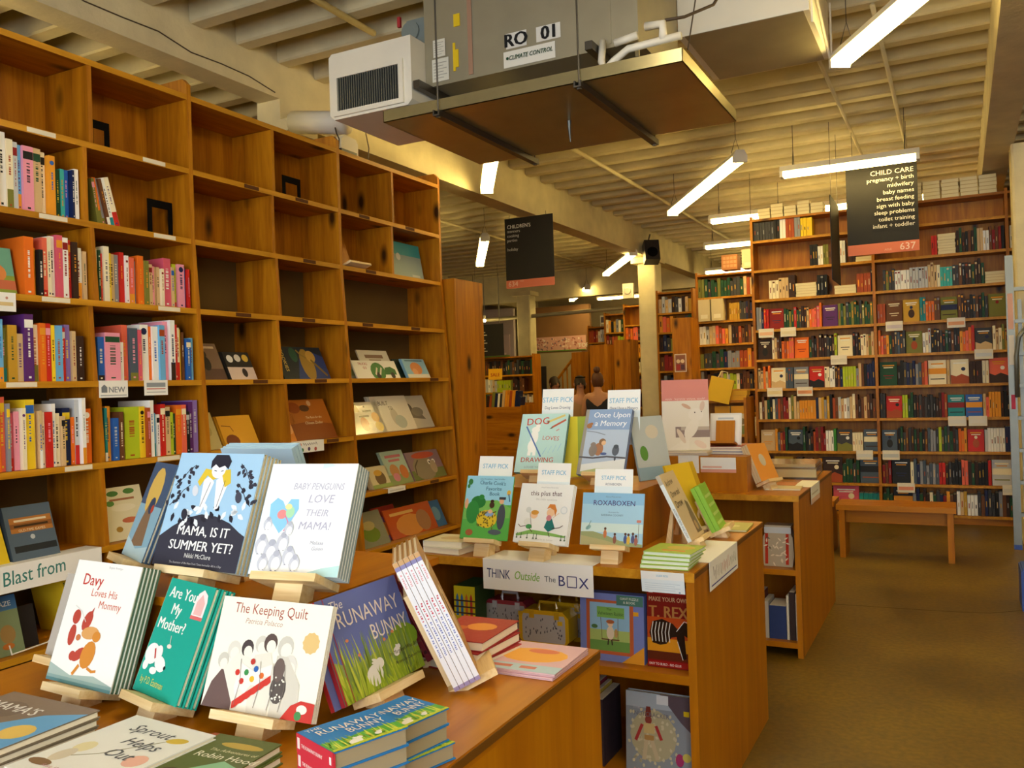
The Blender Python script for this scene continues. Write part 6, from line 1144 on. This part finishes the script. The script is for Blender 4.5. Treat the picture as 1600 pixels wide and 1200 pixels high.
# yellow and picture books standing on the third table's far side and shelf behind
yb_ = thing('yellow_bag', 'yellow paper shopping bag with rope handles', 'bag', (-2.42, 9.2, 1.30), Matrix.Rotation(.15, 3, 'Z') @ Matrix.Rotation(.25, 3, 'Y')); MB().prism([(0, 0), (.24, 0), (.24, .26), (0, .26)], 1, 0, .10, 'e8b818').build('sack', 'print', yb_)
for y in (.02, .08): MB().tube([(.07, y, .26), (.09, y, .33), (.15, y, .33), (.17, y, .26)], .005, 'e8d8a8', n=5).build('handle', 'matte', yb_)
ct = case_front('counter_case', 'low pine display case holding boxed gift sets', -2.62, -2.02, 9.3, 1.28, [.92, .55, .15], .4); ct['category'] = 'display case'
for k, x in enumerate((-2.36, -2.19)):
    o = thing('gift_set', '%s yellow-topped boxed gift set on the low display case' % ['left', 'right'][k], 'box', (x, 9.32, .922)); MB().box(0, 0, 0, .16, .12, .30, 'd8c8a0').build('carton', 'print', o)
    p = Pr(.16, .30); p.rect(0, .72, 1, 1, 'd89a28').rect(0, 0, 1, .3, '8a9048').ell(.3, .45, .25, .22, '7a6a48').ell(.7, .45, .25, .22, '8a7850').rect(.3, .25, .7, .55, 'c8c088').rect(.38, .58, .62, .62, '403828'); p.mb.build('front_print', 'print', o)
for k in range(2):
    o = MB().box(0, 0, 0, .17, .14, .05, 'd8a82c').build('novel', 'print'); o.location = (-2.2+.01*k, 9.36, 1.2815+.0515*k); tag(o, ['lower yellow book on the low display case', 'upper yellow book on the low display case'][k], 'book')

# ------------------------------------------------------------------ people in the distance
def person(label, loc, yaw, hgt, parts, arm_pose=0, hairlen=.0, walk=.06):
    """parts: dict(body material, top material, legs material, hair material)"""
    t = thing('person', label, 'person', loc, Matrix.Rotation(yaw, 3, 'Z')); s = hgt/1.70
    J = {'pel': (0, 0, .95, .15, .11), 'bel': (0, 0, 1.08, .135, .10), 'che': (0, .01, 1.27, .16, .115), 'nec': (0, .01, 1.44, .06, .06), 'hd0': (0, 0, 1.52, .062, .07), 'hd1': (0, -.005, 1.60, .075, .09), 'hd2': (0, 0, 1.68, .055, .065)}
    for sd, n_ in ((-1, 'L'), (1, 'R')):
        J['sh'+n_] = (sd*.17, .01, 1.39, .06, .06); J['el'+n_] = (sd*.23, -.02-.05*arm_pose, 1.12, .042, .042); J['wr'+n_] = (sd*.20, -.12-.14*arm_pose, .92+.18*arm_pose, .03, .03); J['ha'+n_] = (sd*.19, -.15-.16*arm_pose, .84+.22*arm_pose, .028, .035)
        J['hi'+n_] = (sd*.09, 0, .88, .085, .095); J['kn'+n_] = (sd*.10, -.03+sd*walk, .48, .055, .06); J['an'+n_] = (sd*.10, .02+sd*walk*2, .09, .036, .04); J['to'+n_] = (sd*.11, -.13+sd*walk*2, .03, .035, .026)
    E_ = [('pel', 'bel'), ('bel', 'che'), ('che', 'nec'), ('nec', 'hd0'), ('hd0', 'hd1'), ('hd1', 'hd2')]
    for n_ in 'LR': E_ += [('che', 'sh'+n_), ('sh'+n_, 'el'+n_), ('el'+n_, 'wr'+n_), ('wr'+n_, 'ha'+n_), ('pel', 'hi'+n_), ('hi'+n_, 'kn'+n_), ('kn'+n_, 'an'+n_), ('an'+n_, 'to'+n_)]
    ks = list(J)
    def skin(name, keys, mat, infl=0, cut=None):
        keys = [k for k in ks if k in keys]; me = bpy.data.meshes.new(name); me.from_pydata([tuple(s*c for c in J[k][:3]) for k in keys], [(keys.index(a), keys.index(b)) for a, b in E_ if a in keys and b in keys], [])
        o = bpy.data.objects.new(name, me); COL.objects.link(o); o.parent = t
        md = o.modifiers.new('skin', 'SKIN'); sk = me.skin_vertices[0].data
        for i, k in enumerate(keys): sk[i].radius = (s*(J[k][3]+infl), s*(J[k][4]+infl)); sk[i].use_root = (i == 0)
        o.modifiers.new('sub', 'SUBSURF').levels = 2; o.modifiers['sub'].render_levels = 2
        me.materials.append(MATS[mat]); return o
    skin('body', set(ks), parts['skin'])
    skin('shirt', {'pel', 'bel', 'che', 'shL', 'shR'} | ({'elL', 'elR'} if parts.get('sleeve') else set()), parts['top'], .014)
    skin('trousers', {'pel', 'hiL', 'hiR', 'knL', 'knR', 'anL', 'anR'}, parts['legs'], .016)
    skin('shoe', {'anL', 'toL'}, 'cloth_dark', .008); skin('shoe', {'anR', 'toR'}, 'cloth_dark', .008)
    # hair cap, face features
    m = MB(); m.lathe([(.095, -.09), (.105, -.02), (.10, .05), (.075, .10), (.03, .125), (.002, .13)], (0, .018, 0), 14, M=Matrix.Translation((0, 0, 1.63*s)) @ Matrix.Rotation(-.55, 4, 'X') @ Matrix.Diagonal((.84, 1.0, .92, 1)))
    if parts.get('bun'): m.lathe([(.002, -.05), (.04, -.035), (.05, 0), (.04, .035), (.002, .05)], (0, .06, 1.77*s), 12)
    if hairlen: m.prism([(-.085, 0), (.085, 0), (.07, .12+hairlen), (-.07, .12+hairlen)], 1, .05, .11, M=Matrix.Translation((0, 0, 1.5*s-hairlen)))
    m.build('hair', parts['hair'], t, smooth=True)
    MB().prism([(-.012, 0), (.012, 0), (.005, .05), (-.005, .05)], 1, -.118, -.085, M=Matrix.Translation((0, 0, 1.57*s))).build('nose', parts['skin'], t)
    for sd in (-1, 1): MB().lathe([(.001, -.008), (.010, 0), (.001, .008)], (sd*.03, -.092, 1.615*s), 8).build('eye', 'black_metal', t)
    MB().box(-.022, -.092, 1.545*s, .022, -.085, 1.552*s).build('mouth', 'cloth_red', t)
    for sd in (-1, 1): MB().lathe([(.001, -.03), (.014, -.01), (.016, .012), (.001, .03)], (sd*.082, .0, 1.60*s), 8).build('ear', parts['skin'], t)
    if parts.get('glasses'): MB().box(-.075, -.085, 1.70*s, .075, -.065, 1.722*s).build('sunglasses', 'black_metal', t)
    return t
person('person seen from behind with a hair bun and dark sleeveless top', (-4.64, 11.68, 0), PI+.25, 1.64, dict(skin='skin', top='cloth_dark', legs='denim', hair='hair2', bun=True))
person('person facing the camera with sunglasses pushed up on dark hair', (-5.03, 11.95, 0), .5, 1.60, dict(skin='skin', top='cloth_tan', legs='denim', hair='hair', glasses=True), .8)
person('person with dark short hair near the stair rail in red', (-6.1, 13.4, 0), .9, 1.62, dict(skin='skin', top='cloth_red', legs='cloth_dark', hair='hair', sleeve=True))
